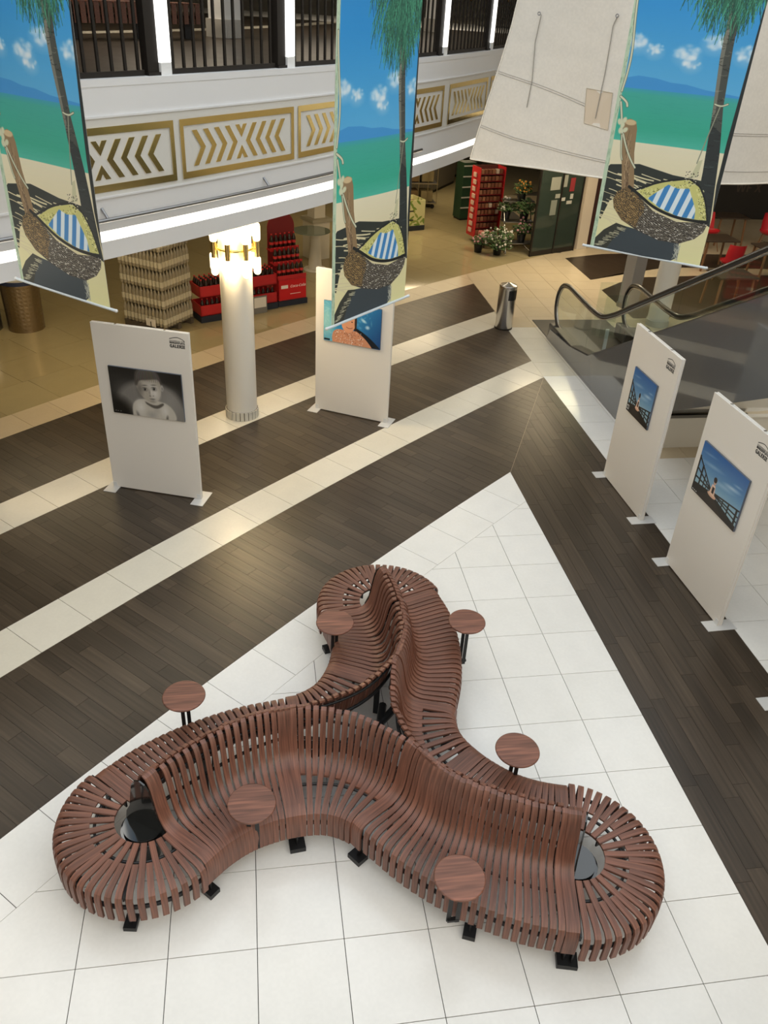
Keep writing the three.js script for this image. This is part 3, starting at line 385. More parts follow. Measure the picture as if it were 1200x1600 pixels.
const swimTex = canvasTex(768, 512, (g, w, h) => { // child in bright blue water
  const q = g.createLinearGradient(0, 0, w, h); q.addColorStop(0, '#2f8fc0'); q.addColorStop(0.5, '#2d86bd'); q.addColorStop(1, '#123f78'); g.fillStyle = q; g.fillRect(0, 0, w, h); softEllipse(g, w * 0.06, h * 0.5, w * 0.2, h * 0.8, '150,205,205', 0.9, 0.2);
  let s = 5; const R = () => { s = (s * 1664525 + 1013904223) >>> 0; return s / 4294967296; };
  for (let i = 0; i < 60; i++) softEllipse(g, w * (R() < 0.5 ? R() * 0.25 : 0.5 + R() * 0.35), h * R(), 14 + 50 * R(), 5 + 16 * R(), '190,225,235', 0.3, 0.1, R() * 3);
  softEllipse(g, w * 0.7, h * 0.35, 60, 26, '205,230,240', 0.8, 0.3, 0.5); softEllipse(g, w * 0.77, h * 0.5, 40, 34, '200,225,240', 0.8, 0.3);
  g.fillStyle = '#0d1420'; g.beginPath(); g.moveTo(w * 0.45, h * 0.5); g.quadraticCurveTo(w * 0.75, h * 0.62, w, h * 0.98); g.lineTo(w * 0.8, h); g.fill();
  g.fillStyle = '#c98c6c'; g.beginPath(); g.moveTo(w * 0.16, h); g.quadraticCurveTo(w * 0.12, h * 0.62, w * 0.34, h * 0.66); g.lineTo(w * 0.58, h * 0.64); g.quadraticCurveTo(w * 0.75, h * 0.78, w * 0.86, h); g.fill();
  g.fillStyle = '#d89b78'; g.beginPath(); g.ellipse(w * 0.44, h * 0.45, w * 0.125, h * 0.26, 0.1, 0, 7); g.fill(); g.fillStyle = '#33241d'; g.beginPath(); g.ellipse(w * 0.45, h * 0.24, w * 0.125, h * 0.12, 0.1, 0, 7); g.fill(); g.beginPath(); g.ellipse(w * 0.565, h * 0.42, w * 0.02, h * 0.2, 0, 0, 7); g.fill();
  g.fillStyle = '#3a221b'; for (const x of [0.4, 0.5]) { g.beginPath(); g.ellipse(w * x, h * 0.43, 11, 7, 0, 0, 7); g.fill(); } g.strokeStyle = '#8c4a3a'; g.lineWidth = 8; g.beginPath(); g.moveTo(w * 0.4, h * 0.57); g.quadraticCurveTo(w * 0.46, h * 0.63, w * 0.51, h * 0.57); g.stroke();
  for (let i = 0; i < 120; i++) { g.fillStyle = R() < 0.5 ? 'rgba(235,245,248,.75)' : 'rgba(80,45,35,.55)'; g.beginPath(); g.ellipse(w * (0.2 + 0.5 * R()), h * (0.68 + 0.3 * R()), 2 + 9 * R(), 2 + 4 * R(), R() * 3, 0, 7); g.fill(); } g.fillStyle = '#10161c'; g.fillRect(8, h - 30, 80, 22); });
function pierDraw(wide) { return (g, w, h) => { // pier, wide blue sky, seated figure
  const q = g.createLinearGradient(0, 0, 0, h); q.addColorStop(0, '#2f5f9e'); q.addColorStop(0.45, '#5f8db5'); q.addColorStop(0.75, '#8fb2c2'); q.addColorStop(1, '#8fa9b4'); g.fillStyle = q; g.fillRect(0, 0, w, h);
  for (const [x, y, rx, ry, a] of [[0.75, 0.36, 0.22, 0.05, 0.55], [0.3, 0.3, 0.3, 0.05, 0.3], [0.6, 0.46, 0.3, 0.06, 0.3], [0.2, 0.15, 0.2, 0.03, 0.25], [0.85, 0.25, 0.12, 0.03, 0.35]]) softEllipse(g, w * x, h * y, w * rx, h * ry, '225,236,240', a, 0.1, -0.12);
  const vx = w * (wide ? 0.40 : 0.42), vy = h * 0.72; g.fillStyle = '#1d1815'; g.beginPath(); g.moveTo(0, h * 0.82); g.lineTo(vx, vy + h * 0.015); g.lineTo(w, h * 0.9); g.lineTo(w, h); g.lineTo(0, h); g.fill();
  g.fillStyle = '#2c241f'; g.beginPath(); g.moveTo(w * 0.1, h); g.lineTo(vx, vy + h * 0.03); g.lineTo(w * 0.75, h); g.fill(); g.strokeStyle = '#1c1916'; g.lineCap = 'butt';
  const railL = (y) => { g.lineWidth = h * 0.034; g.beginPath(); g.moveTo(0, h * y); g.lineTo(vx, vy); g.stroke(); }; railL(0.30); railL(0.52); railL(0.70); const railR = (y) => { g.lineWidth = h * 0.03; g.beginPath(); g.moveTo(w, h * y); g.lineTo(vx, vy); g.stroke(); }; railR(0.60); railR(0.72); railR(0.82);
  for (const t of [0.02, 0.3, 0.52, 0.68, 0.8, 0.88]) { g.lineWidth = h * 0.06 * (1 - t) + 3; g.beginPath(); g.moveTo(vx * t, h * (0.27 + (0.72 - 0.27) * t)); g.lineTo(vx * t, h * (0.84 - 0.1 * t)); g.stroke(); } for (const t of [0.08, 0.36, 0.56, 0.7, 0.8, 0.88]) { const x = w - (w - vx) * t; g.lineWidth = h * 0.055 * (1 - t) + 3; g.beginPath(); g.moveTo(x, h * (0.59 + 0.13 * t)); g.lineTo(x, h * (0.92 - 0.18 * t)); g.stroke(); }
  g.save(); g.translate(vx, vy + h * 0.07); g.scale(1.35, 1.35); g.translate(-vx, -vy - h * 0.07); g.fillStyle = '#d3a88c'; g.beginPath(); g.ellipse(vx + w * 0.02, vy + h * 0.06, w * 0.07, h * 0.03, 0, 0, 7); g.fill(); g.fillStyle = '#e0bda4'; g.beginPath(); g.moveTo(vx - w * 0.03, vy + h * 0.06); g.lineTo(vx - w * 0.01, vy - h * 0.09); g.lineTo(vx + w * 0.04, vy - h * 0.09); g.lineTo(vx + w * 0.06, vy + h * 0.06); g.fill(); g.fillStyle = '#231a18'; g.fillRect(vx + w * 0.002, vy - h * 0.06, w * 0.034, h * 0.09); g.fillStyle = '#c79b82'; g.beginPath(); g.ellipse(vx + w * 0.018, vy - h * 0.14, w * 0.022, h * 0.045, 0, 0, 7); g.fill(); g.fillStyle = '#2b1d19'; g.beginPath(); g.ellipse(vx + w * 0.016, vy - h * 0.165, w * 0.026, h * 0.04, 0, 0, 7); g.fill(); g.restore();
  g.fillStyle = 'rgba(230,230,230,.85)'; if (wide) for (const x of [0.02, 0.06, 0.1]) g.fillRect(w * x, h * 0.955, w * 0.025, h * 0.02); else { g.fillRect(w * 0.02, h * 0.86, w * 0.09, h * 0.1); g.fillStyle = '#444'; g.fillRect(w * 0.035, h * 0.88, w * 0.06, h * 0.06); } }; }
const pierWide = canvasTex(768, 512, pierDraw(true)), pierSquare = canvasTex(512, 512, pierDraw(false));
function displayBoard(label, posterLabel, A, B, poster, tex, logo, thick = 0.05) {
  const w = 1.19, h = 2.2, e = [B[0] - A[0], B[1] - A[1]], l = Math.hypot(...e), t = thing('display_board', label, 'display board', 'white display boards in the hall'); t.position.set(A[0], 0, A[1]); t.rotation.y = Math.atan2(-e[1] / l, e[0] / l);
  mesh('board', rbx(w, h - 0.012, 0.018, 0.003, w / 2, h / 2 + 0.006, -0.009), M.board, t); mesh('core', rbx(w - 0.004, h - 0.02, 0.014, 0.003, w / 2, h / 2 + 0.006, -0.026), M.boardEdge, t); mesh('back_board', rbx(w, h - 0.012, 0.018, 0.003, w / 2, h / 2 + 0.006, -0.043), M.board, t);
  for (const x of [0.01, w - 0.01]) { const f = mesh('foot_plate', rbx(0.165, 0.008, 0.34, 0.003, x, 0.005, -0.026), M.plate, t); mesh('foot_socket', bx(0.05, 0.07, 0.062, x + (x < 0.5 ? 0.02 : -0.02), 0.043, -0.026), M.plate, f); }
  for (const x of [0.3, 0.9]) mesh('clip', bx(0.02, 0.006, 0.03, x, h + 0.003, -0.026), M.steel, t);
  if (logo) { const m = mesh('logo', new THREE.PlaneGeometry(logo[2], logo[3]), logoMat, t); m.position.set(logo[0], logo[1], 0.0008); m.userData.label = 'black mall name and roof line logo'; }
  if (tex) { const [x0, x1, y0, y1] = poster, p = thing('photo_print', posterLabel, 'picture', 'photographs hung on the display boards'); p.position.copy(t.position); p.rotation.copy(t.rotation); const body = mesh('canvas', rbx(x1 - x0, y1 - y0, 0.022, 0.003, (x0 + x1) / 2, (y0 + y1) / 2, 0.012), std([0.1, 0.12, 0.16], 0.6), p); const pr = mesh('print', new THREE.PlaneGeometry(x1 - x0 - 0.004, y1 - y0 - 0.004), new THREE.MeshStandardMaterial({ map: tex, roughness: 0.35 }), p); pr.position.set((x0 + x1) / 2, (y0 + y1) / 2, 0.0236); }
}
displayBoard('white display board with the black and white portrait, leftmost of the boards', 'black and white photograph of a child looking up', [-4.716, -2.078], [-3.59, -1.673], [0.16, 1.07, 1.09, 1.695], portraitTex, [1.05, 2.075, 0.19, 0.14]);
displayBoard('white display board half hidden behind the middle beach banner', 'colour photograph of a child swimming in blue water', [-1.956, -4.271], [-0.914, -3.697], [0.137, 1.03, 1.157, 1.76], swimTex, null);
displayBoard('white display board with the smaller square pier photograph, beside the escalator', 'square photograph of a figure on a pier under blue sky', [1.901, -1.995], [1.934, -0.815], [0.246, 0.857, 1.13, 1.725], pierSquare, [1.0, 2.05, 0.2, 0.15]);
displayBoard('white display board with the wide pier photograph at the right', 'wide photograph of a seated figure on a pier under blue sky', [1.886, 0.065], [1.936, 1.25], [0.112, 0.98, 1.088, 1.69], pierWide, [0.985, 2.03, 0.2, 0.15]);
displayBoard('white display board at the right edge of the photo, only its foot plate shows', 'x', [1.94, 2.37], [1.97, 3.5], null, null, null);
// ---------------------------------------------------------------- beach banners
const beachTex = canvasTex(640, 1813, (g, w, h) => {
  const H = 3.4, X = (x) => x * w, Y = (y) => h - y / H * h; let s = 99; const R = (a = 0, b = 1) => { s = (s * 1664525 + 1013904223) >>> 0; return a + (b - a) * s / 4294967296; };
  const poly = (pts, fill) => { g.fillStyle = fill; g.beginPath(); pts.forEach((p, i) => (i ? g.lineTo(X(p[0]), Y(p[1])) : g.moveTo(X(p[0]), Y(p[1])))); g.closePath(); g.fill(); };
  const line = (pts, col, lw) => { g.strokeStyle = col; g.lineWidth = lw; g.lineCap = g.lineJoin = 'round'; g.beginPath(); g.moveTo(X(pts[0][0]), Y(pts[0][1])); for (let i = 1; i < pts.length - 1; i++) { const m = [(pts[i][0] + pts[i + 1][0]) / 2, (pts[i][1] + pts[i + 1][1]) / 2]; g.quadraticCurveTo(X(pts[i][0]), Y(pts[i][1]), X(m[0]), Y(m[1])); } const l = pts[pts.length - 1]; g.lineTo(X(l[0]), Y(l[1])); g.stroke(); };
  let q = g.createLinearGradient(0, Y(3.4), 0, Y(1.6)); q.addColorStop(0, '#1f7fc4'); q.addColorStop(0.55, '#2b8fd4'); q.addColorStop(1, '#5aaee0'); g.fillStyle = q; g.fillRect(0, 0, w, Y(1.55));
  for (const [cx, cy, k] of [[0.1, 1.98, 1], [0.24, 1.93, 0.8], [0.5, 1.92, 1.1], [0.55, 1.84, 0.8], [0.70, 2.03, 1.1], [0.95, 1.95, 1]]) { softEllipse(g, X(cx), Y(cy - 0.02), 80 * k, 55 * k, '190,215,235', 0.5, 0.05); for (let i = 0; i < 26; i++) { const a = R(0, 6.28), d = Math.sqrt(R()); softEllipse(g, X(cx) + Math.cos(a) * d * 52 * k, Y(cy) + Math.sin(a) * d * 32 * k - 6, R(12, 26) * k, R(10, 20) * k, R() < 0.7 ? '238,243,247' : '205,222,236', 0.45, 0.0); } }
  poly([[0, 1.60], [0, 1.66], [0.15, 1.70], [0.3, 1.69], [0.42, 1.665], [0.55, 1.66], [0.7, 1.63], [1, 1.60], [1, 1.5], [0, 1.5]], '#3f93d4');
  q = g.createLinearGradient(0, Y(1.6), 0, Y(1.08)); q.addColorStop(0, '#3b9ac0'); q.addColorStop(0.12, '#3ea79a'); q.addColorStop(0.7, '#35a88f'); q.addColorStop(1, '#4fb9a6'); g.fillStyle = q; g.fillRect(0, Y(1.585), w, Y(1.05) - Y(1.585)); for (let i = 0; i < 140; i++) { g.fillStyle = `rgba(20,110,110,${R(0.03, 0.1)})`; g.fillRect(X(R()), Y(R(1.1, 1.55)), R(20, 90), 2); }
  q = g.createLinearGradient(0, Y(1.1), 0, Y(0)); q.addColorStop(0, '#e3dcc0'); q.addColorStop(0.4, '#dcd2ad'); q.addColorStop(1, '#e2dfa8'); g.fillStyle = q; g.fillRect(0, Y(1.1), w, h);
  // palm shade on the sand, an outline of its own in the print
  poly([[0.05, 0.86], [0.3, 0.9], [0.6, 0.84], [0.9, 0.82], [0.95, 0.5], [0.5, 0.55], [0.25, 0.62], [0.1, 0.5], [0.05, 0.3], [0.0, 0.35], [0, 0.8]], '#2c322f'); for (let i = 0; i < 60; i++) { const x = R(0.0, 0.55), y = R(0.3, 0.85); line([[x, y], [x + R(0.05, 0.14), y - R(0.0, 0.03)], [x + R(0.15, 0.26), y - R(0.02, 0.08)]], '#d8cfa9', R(2, 7)); }
  // basket shade and woven shade at the foot
  poly([[0.22, 0.28], [0.78, 0.22], [0.80, 0.05], [0.74, 0], [0.05, 0], [0.1, 0.1]], '#39434a'); poly([[0.0, 0.0], [0.02, 0.08], [0.1, 0.2], [0.2, 0.29], [0.3, 0.27], [0.2, 0.12], [0.15, 0]], '#343630'); for (let i = 0; i < 40; i++) { const t = R(), k = R(); line([[0.02 + 0.2 * t + 0.05 * k, 0.02 + 0.24 * t], [0.06 + 0.2 * t + 0.06 * k, 0.03 + 0.22 * t]], '#b9b79c', 2.5); }
  for (let i = 0; i < 26; i++) line([[0.76 + R(-0.015, 0.02), R(0, 0.2)], [0.80, R(0.0, 0.2)]], '#aeb0a4', 2);
  // palm trunk with ring scars, clipped to its outline
  const tr = [[0.70, 3.4], [0.80, 3.4], [0.815, 2.6], [0.835, 2.0], [0.87, 1.5], [0.93, 1.1], [0.97, 0.7], [1.0, 0.40], [0.85, 0.48], [0.835, 0.9], [0.80, 1.4], [0.755, 1.9], [0.735, 2.5]];
  g.save(); g.beginPath(); tr.forEach((p, i) => (i ? g.lineTo(X(p[0]), Y(p[1])) : g.moveTo(X(p[0]), Y(p[1])))); g.closePath(); g.clip(); g.fillStyle = '#464a45'; g.fillRect(0, 0, w, h);
  poly([[0.70, 3.4], [0.755, 3.4], [0.77, 2.6], [0.785, 1.9], [0.82, 1.45], [0.80, 1.4], [0.755, 1.9], [0.735, 2.5]], '#77776c'); poly([[0.8, 1.35], [1, 1.2], [1, 0.3], [0.8, 0.4]], '#2b3132');
  for (let i = 0; i < 520; i++) { const y = R(0.4, 3.4), x = R(0.68, 1), q2 = R(0.02, 0.06); line([[x, y], [x + q2 / 2, y - 0.008], [x + q2, y + 0.002]], R() < 0.55 ? 'rgba(24,28,27,.55)' : y < 1.3 ? 'rgba(88,104,100,.4)' : 'rgba(150,148,134,.4)', R(2, 4)); } g.restore();
  poly([[1, 2.6], [0.99, 2.4], [0.965, 1.2], [0.97, 0.8], [1, 0.5]], '#23292a');
  // fronds
  for (const [cx, cy, n, a0, a1, L] of [[0.76, 2.95, 30, 3.55, 5.7, 0.78], [0.74, 2.7, 16, 3.7, 5.4, 0.55], [1.02, 2.75, 10, 3.5, 4.7, 0.5]]) for (let i = 0; i < n; i++) { const a = a0 + (a1 - a0) * i / n + R(-0.08, 0.08), l = L * R(0.7, 1.1), ex = cx + Math.cos(a) * l * 0.62, ey = cy + Math.sin(a) * l; line([[cx, cy], [(cx + ex) / 2 + 0.02, (cy + ey) / 2 + 0.12], [ex, ey]], '#2a5b4c', 4); for (let k = 0; k < 22; k++) { const t = 0.15 + 0.85 * k / 22, px = cx + (ex - cx) * t, py = cy + (ey - cy) * t + 0.2 * t * (1 - t) * 2; for (const d of [-1, 1]) line([[px, py], [px + d * 0.018, py - 0.06], [px + d * 0.024 + R(-0.01, 0.01), py - 0.13]], R() < 0.3 ? '#4a9a78' : R() < 0.6 ? '#2c6c55' : '#1d463b', 2.6); } }
  // stump, rope, left edge
  poly([[0.075, 1.22], [0.10, 1.29], [0.15, 1.31], [0.20, 1.29], [0.22, 1.22], [0.235, 1.0], [0.295, 0.66], [0.19, 0.62], [0.15, 0.86], [0.10, 1.08]], '#8f7757'); for (let i = 0; i < 60; i++) { const y = R(0.68, 1.2), x = 0.155 + (1.2 - y) * 0.14; line([[x - 0.03 + R(0, 0.05), y], [x - 0.02 + R(0, 0.05), y - 0.1]], R() < 0.5 ? 'rgba(70,52,36,.5)' : 'rgba(190,165,130,.5)', 3); }
  softEllipse(g, X(0.155), Y(1.275), X(0.055), 16, '205,182,142', 1, 0.75); q = g.createLinearGradient(0, 0, X(0.05), 0); g.fillStyle = '#b9cdb4'; g.fillRect(0, 0, X(0.035), h); for (let i = 0; i < 120; i++) { g.fillStyle = `rgba(90,130,100,${R(0.1, 0.4)})`; g.fillRect(R(0, X(0.03)), R(0, h), 4, R(10, 40)); }
  const rope = (pts, lw) => { line(pts, '#5c6152', lw + 5); line(pts, '#cfd2b8', lw); }; rope([[0.02, 2.4], [0.03, 2.2], [0.06, 1.9], [0.05, 1.7], [0.03, 1.55]], 9); rope([[0.03, 1.5], [0.09, 1.46], [0.1, 1.42]], 10); rope([[0.04, 1.45], [0.07, 1.32], [0.09, 1.2], [0.11, 1.14]], 9); for (const [x, y] of [[0.06, 1.27], [0.09, 1.24], [0.08, 1.19], [0.12, 1.2], [0.1, 1.29]]) { softEllipse(g, X(x), Y(y), 20, 14, '205,208,178', 1, 0.6, x * 20); } rope([[0.11, 1.16], [0.15, 1.05], [0.22, 0.92], [0.265, 0.86]], 8); rope([[0.1, 1.15], [0.12, 0.98], [0.14, 0.92]], 6);
  // tie at the palm
  rope([[0.80, 1.52], [0.845, 1.5], [0.9, 1.53]], 6); line([[0.845, 1.5], [0.8, 1.2], [0.77, 0.98]], '#8f937e', 6); poly([[0.74, 0.83], [0.78, 1.0], [0.81, 1.02], [0.80, 0.85]], '#c5c3a0');
  // basket body with weave
  g.save(); g.beginPath(); const bp = [[0.13, 0.52], [0.15, 0.6], [0.24, 0.67], [0.34, 0.6], [0.5, 0.47], [0.72, 0.4], [0.98, 0.44], [0.96, 0.34], [0.9, 0.26], [0.78, 0.19], [0.6, 0.19], [0.4, 0.25], [0.24, 0.33], [0.15, 0.44]]; bp.forEach((p, i) => (i ? g.lineTo(X(p[0]), Y(p[1])) : g.moveTo(X(p[0]), Y(p[1])))); g.closePath(); g.clip(); g.fillStyle = '#46403a'; g.fillRect(0, 0, w, h); poly([[0.1, 0.7], [0.34, 0.66], [0.4, 0.3], [0.2, 0.3], [0.1, 0.5]], '#6e5a3d');
  for (let r = 0; r < 34; r++) for (let k = 0; k < 60; k++) { const t = k / 60, u = r / 34, top = 0.67 - 0.62 * t + 0.40 * t * t, bot = 0.50 - 0.62 * t + 0.42 * t * t - 0.06 * Math.sin(t * 3.14), x = 0.12 + 0.87 * t + 0.02 * Math.sin(u * 6), y = top + 0.03 + (bot - 0.06 - top) * u; g.fillStyle = (r + (k >> 1)) % 2 ? (t < 0.32 ? (R() < 0.5 ? '#b3965f' : '#8f7446') : R() < 0.25 ? '#d6d3c8' : '#7d776a') : '#2b2723'; g.save(); g.translate(X(x) + R(-2, 2), Y(y) + R(-2, 2)); g.rotate(0.75 - t * 0.9); g.fillRect(-5, -2.5, R(7, 12), R(3, 5.5)); g.restore(); } g.restore();
  poly([[0.30, 0.62], [0.5, 0.75], [0.74, 0.82], [0.84, 0.76], [0.92, 0.62], [0.965, 0.46], [0.75, 0.44], [0.5, 0.5]], '#c9c77c'); for (let i = 0; i < 260; i++) { const t = R(), e = R() < 0.5; const x = e ? 0.32 + 0.45 * t : 0.84 + 0.1 * t, y = e ? 0.61 + 0.17 * t : 0.76 - 0.3 * t; g.fillStyle = R() < 0.5 ? 'rgba(80,84,40,.7)' : 'rgba(232,230,170,.8)'; g.fillRect(X(x + R(-0.03, 0.03)), Y(y + R(-0.03, 0.02)), 5, 5); }
  g.save(); g.beginPath();[[0.43, 0.585], [0.58, 0.745], [0.66, 0.72], [0.76, 0.735], [0.85, 0.55], [0.86, 0.455], [0.72, 0.455], [0.55, 0.51]].forEach((p, i) => (i ? g.lineTo(X(p[0]), Y(p[1])) : g.moveTo(X(p[0]), Y(p[1])))); g.closePath(); g.clip(); g.fillStyle = '#dbe8ee'; g.fillRect(0, 0, w, h); for (let i = 0; i < 7; i++) { const x = 0.40 + i * 0.085; poly([[x, 0.4], [x + 0.045, 0.4], [x + 0.13, 0.8], [x + 0.085, 0.8]], '#3f86c4'); } g.restore();
  line([[0.25, 0.67], [0.36, 0.6], [0.5, 0.5], [0.72, 0.435], [0.97, 0.44]], '#171a1b', 15); line([[0.97, 0.45], [0.93, 0.62], [0.84, 0.78], [0.75, 0.84], [0.5, 0.76], [0.28, 0.63]], '#1c2020', 9); for (let i = 0; i < 60; i++) { g.fillStyle = R() < 0.5 ? '#23201c' : '#cfc9b4'; g.fillRect(X(R(0.7, 0.8)), Y(R(0.78, 0.9)), 5, 4); }
});
const bannerMat = new THREE.MeshStandardMaterial({ map: beachTex, roughness: 0.62, side: THREE.DoubleSide });
function banner(label, A, B, y, phase) {
  const t = thing('beach_banner', label, 'banner', 'hanging beach banners'), e = [B[0] - A[0], B[1] - A[1]], W = Math.hypot(...e), H = 3.4; t.position.set(A[0], y, A[1]); t.rotation.y = Math.atan2(-e[1] / W, e[0] / W);
  const g = new THREE.PlaneGeometry(W, H, 24, 30), P = g.attributes.position; for (let i = 0; i < P.count; i++) { const x = P.getX(i) / W, yy = P.getY(i) / H; P.setZ(i, 0.02 * Math.sin(x * 5 + yy * 3 + phase) * (yy + 0.5) + 0.012 * Math.sin(yy * 9 + phase * 2) * Math.sin(x * 3.14 + 1.57)); } g.computeVertexNormals(); g.translate(W / 2, H / 2, 0);
  mesh('printed_cloth', g, bannerMat, t); const b = g.clone(); b.translate(0, 0, -0.003); mesh('backing', b, M.white, t);
  for (const yy of [-0.004, H]) { const r = mesh('rod', rod([-0.07, yy, 0], [W + 0.07, yy, 0], 0.013, 12), std([0.62, 0.68, 0.72], 0.4), t); for (const x of [-0.075, W + 0.075]) mesh('end_cap', place(new THREE.SphereGeometry(0.016, 10, 8), x, yy, 0), M.plate, r); }
  for (const x of [0.1, W - 0.1]) mesh('wire', rod([x, H, 0], [x, 9.4 - y, 0], 0.003, 5), M.steelDark, t);
}
banner('beach banner with palm and woven hammock chair, at the left edge', [-4.99, -0.625], [-4.092, 0.171], 3.13, 0.4);
banner('beach banner with palm and woven hammock chair, in the middle before a display board', [-2.144, -0.014], [-1.305, -0.872], 2.895, 1.7);
banner('beach banner with palm and woven hammock chair, at the right before the sails', [0.869, -1.467], [1.804, -0.717], 3.285, 3.1);
// ---------------------------------------------------------------- white sails
function sail(name, label, A, e, outline, seams, cords, patch, bend) { // outline in (along, height) metres
  const t = thing(name, label, 'sail'); t.position.set(A[0], 0, A[1]); t.rotation.y = Math.atan2(-e[1], e[0]);
  const zAt = (x, y) => bend * Math.sin(Math.min(1, Math.max(0, (y - 3.3) / 3.2)) * Math.PI) * Math.sin(Math.min(1, Math.max(0, x / 2.4)) * Math.PI * 0.9 + 0.25) + 0.03 * Math.sin(x * 4);
  const [L, Rr] = outline, n = 24, m = 30, pos = [], uv = [], idx = [];   // left and right edge as functions of height fraction
  for (let j = 0; j <= m; j++) for (let i = 0; i <= n; i++) { const a = L(j / m), b = Rr(j / m), u = i / n, x = a[0] + (b[0] - a[0]) * u, y = a[1] + (b[1] - a[1]) * u; pos.push(x, y, zAt(x, y)); uv.push(x, y); }
  for (let j = 0; j < m; j++) for (let i = 0; i < n; i++) { const a = j * (n + 1) + i; idx.push(a, a + 1, a + n + 1, a + 1, a + n + 2, a + n + 1); }
  const g = new THREE.BufferGeometry(); g.setAttribute('position', new THREE.Float32BufferAttribute(pos, 3)); g.setAttribute('uv', new THREE.Float32BufferAttribute(uv, 2)); g.setIndex(idx); g.computeVertexNormals();
  mesh('cloth', g, phys([0.78, 0.74, 0.69], 0.8, { map: rep(clothTex, 0.7, 0.7), side: THREE.DoubleSide, sheen: 0.2 }), t);
  const path = (pts, off) => { const r = []; for (let i = 0; i < pts.length - 1; i++) for (let k = 0; k < 6; k++) { const x = pts[i][0] + (pts[i + 1][0] - pts[i][0]) * k / 6, y = pts[i][1] + (pts[i + 1][1] - pts[i][1]) * k / 6; r.push([x, y, zAt(x, y) + off]); } const l = pts[pts.length - 1]; r.push([l[0], l[1], zAt(...l) + off]); return r; };
  seams.forEach((p) => mesh('seam', tubeG(path(p, 0.003), 0.005, 40, 5), std([0.48, 0.45, 0.42], 0.9), t)); cords.forEach((p) => mesh('cord', tubeG(path(p, 0.014), 0.0065, 30, 6), std([0.34, 0.32, 0.28], 0.9), t));
  const hem = path([L(0), Rr(0)], 0); mesh('hem', tubeG(hem, 0.014, 30, 6), std([0.78, 0.74, 0.66], 0.8), t); mesh('hem', tubeG(path(Array.from({ length: 8 }, (_, i) => L(i / 7)), 0), 0.012, 50, 6), std([0.78, 0.74, 0.66], 0.8), t);
  if (patch) { const q = patch.map(([x, y]) => [x, y, zAt(x, y) + 0.006]), gg = new THREE.BufferGeometry(); gg.setAttribute('position', new THREE.Float32BufferAttribute([q[0], q[3], q[1], q[1], q[3], q[2]].flat(), 3)); gg.setAttribute('uv', new THREE.Float32BufferAttribute([0, 1, 0, 0, 1, 1, 1, 1, 0, 0, 1, 0], 2)); gg.computeVertexNormals(); mesh('window_patch', gg, phys([0.64, 0.54, 0.42], 0.25, { side: THREE.DoubleSide, clearcoat: 0.6 }), t); for (let i = 0; i < 4; i++) mesh('seam', rod(q[i].map((v, k) => v + (k === 2 ? 0.002 : 0)), q[(i + 1) % 4].map((v, k) => v + (k === 2 ? 0.002 : 0)), 0.006, 5), std([0.55, 0.48, 0.38], 0.9), t); }
  return t;
}
{ const lp = [[0, 3.3], [0.104, 3.81], [0.242, 4.41], [0.377, 4.94], [0.475, 5.5], [0.57, 6.2], [0.64, 7.0]], f = (u) => { const k = Math.min(5.999, u * 6), i = Math.floor(k), q = k - i; return [lp[i][0] + (lp[i + 1][0] - lp[i][0]) * q, lp[i][1] + (lp[i + 1][1] - lp[i][1]) * q]; };
  const t = sail('white_sail', 'large white sail with stitched seams and cords, left of the right banner', [0.72, -6.579], [0.822, 0.57], [f, (u) => [2.35, 3.29 + 3.75 * u]],
    [[[0.24, 4.6], [0.9, 4.46], [1.73, 4.26]], [[0.25, 4.57], [0.9, 4.43], [1.73, 4.23]], [[0.1, 3.82], [0.7, 3.69], [1.4, 3.6], [2.3, 3.53]], [[0.1, 3.79], [0.7, 3.66], [1.4, 3.57], [2.3, 3.50]]],
    [[[0.84, 5.36], [0.80, 5.0], [0.83, 4.5], [0.811, 4.13]], [[1.972, 5.404], [1.93, 5.3], [1.93, 4.7], [1.906, 4.09]]], [[1.689, 4.472], [2.093, 4.449], [2.126, 3.956], [1.745, 4.012]], -0.12);
  for (const [x, y] of [[0.84, 5.37], [1.972, 5.41]]) mesh('eyelet', place(new THREE.TorusGeometry(0.02, 0.007, 6, 14), x, y, 0.02), M.steelDark, t);
  for (const x of [0.66, 2.3]) mesh('wire', rod([x, 7.02, 0], [x, 9.4, 0], 0.004, 5), M.steelDark, t);
  const t2 = sail('white_sail', 'white sail right of the right banner, over the escalator', [4.317, -5.055], [0.986, -0.164], [(u) => [-0.5 + 0.2 * u, 3.3 + 3.7 * u], (u) => [2.2, 3.3 + 3.7 * u]],
    [[[-0.4, 3.99], [0.6, 3.975], [2.1, 3.96]], [[-0.4, 4.02], [0.6, 4.005], [2.1, 3.99]], [[-0.4, 3.49], [0.8, 3.47], [2.1, 3.46]]], [], null, -0.05);
  for (const x of [-0.28, 2.15]) mesh('wire', rod([x, 7.0, 0], [x, 9.4, 0], 0.004, 5), M.steelDark, t2); }
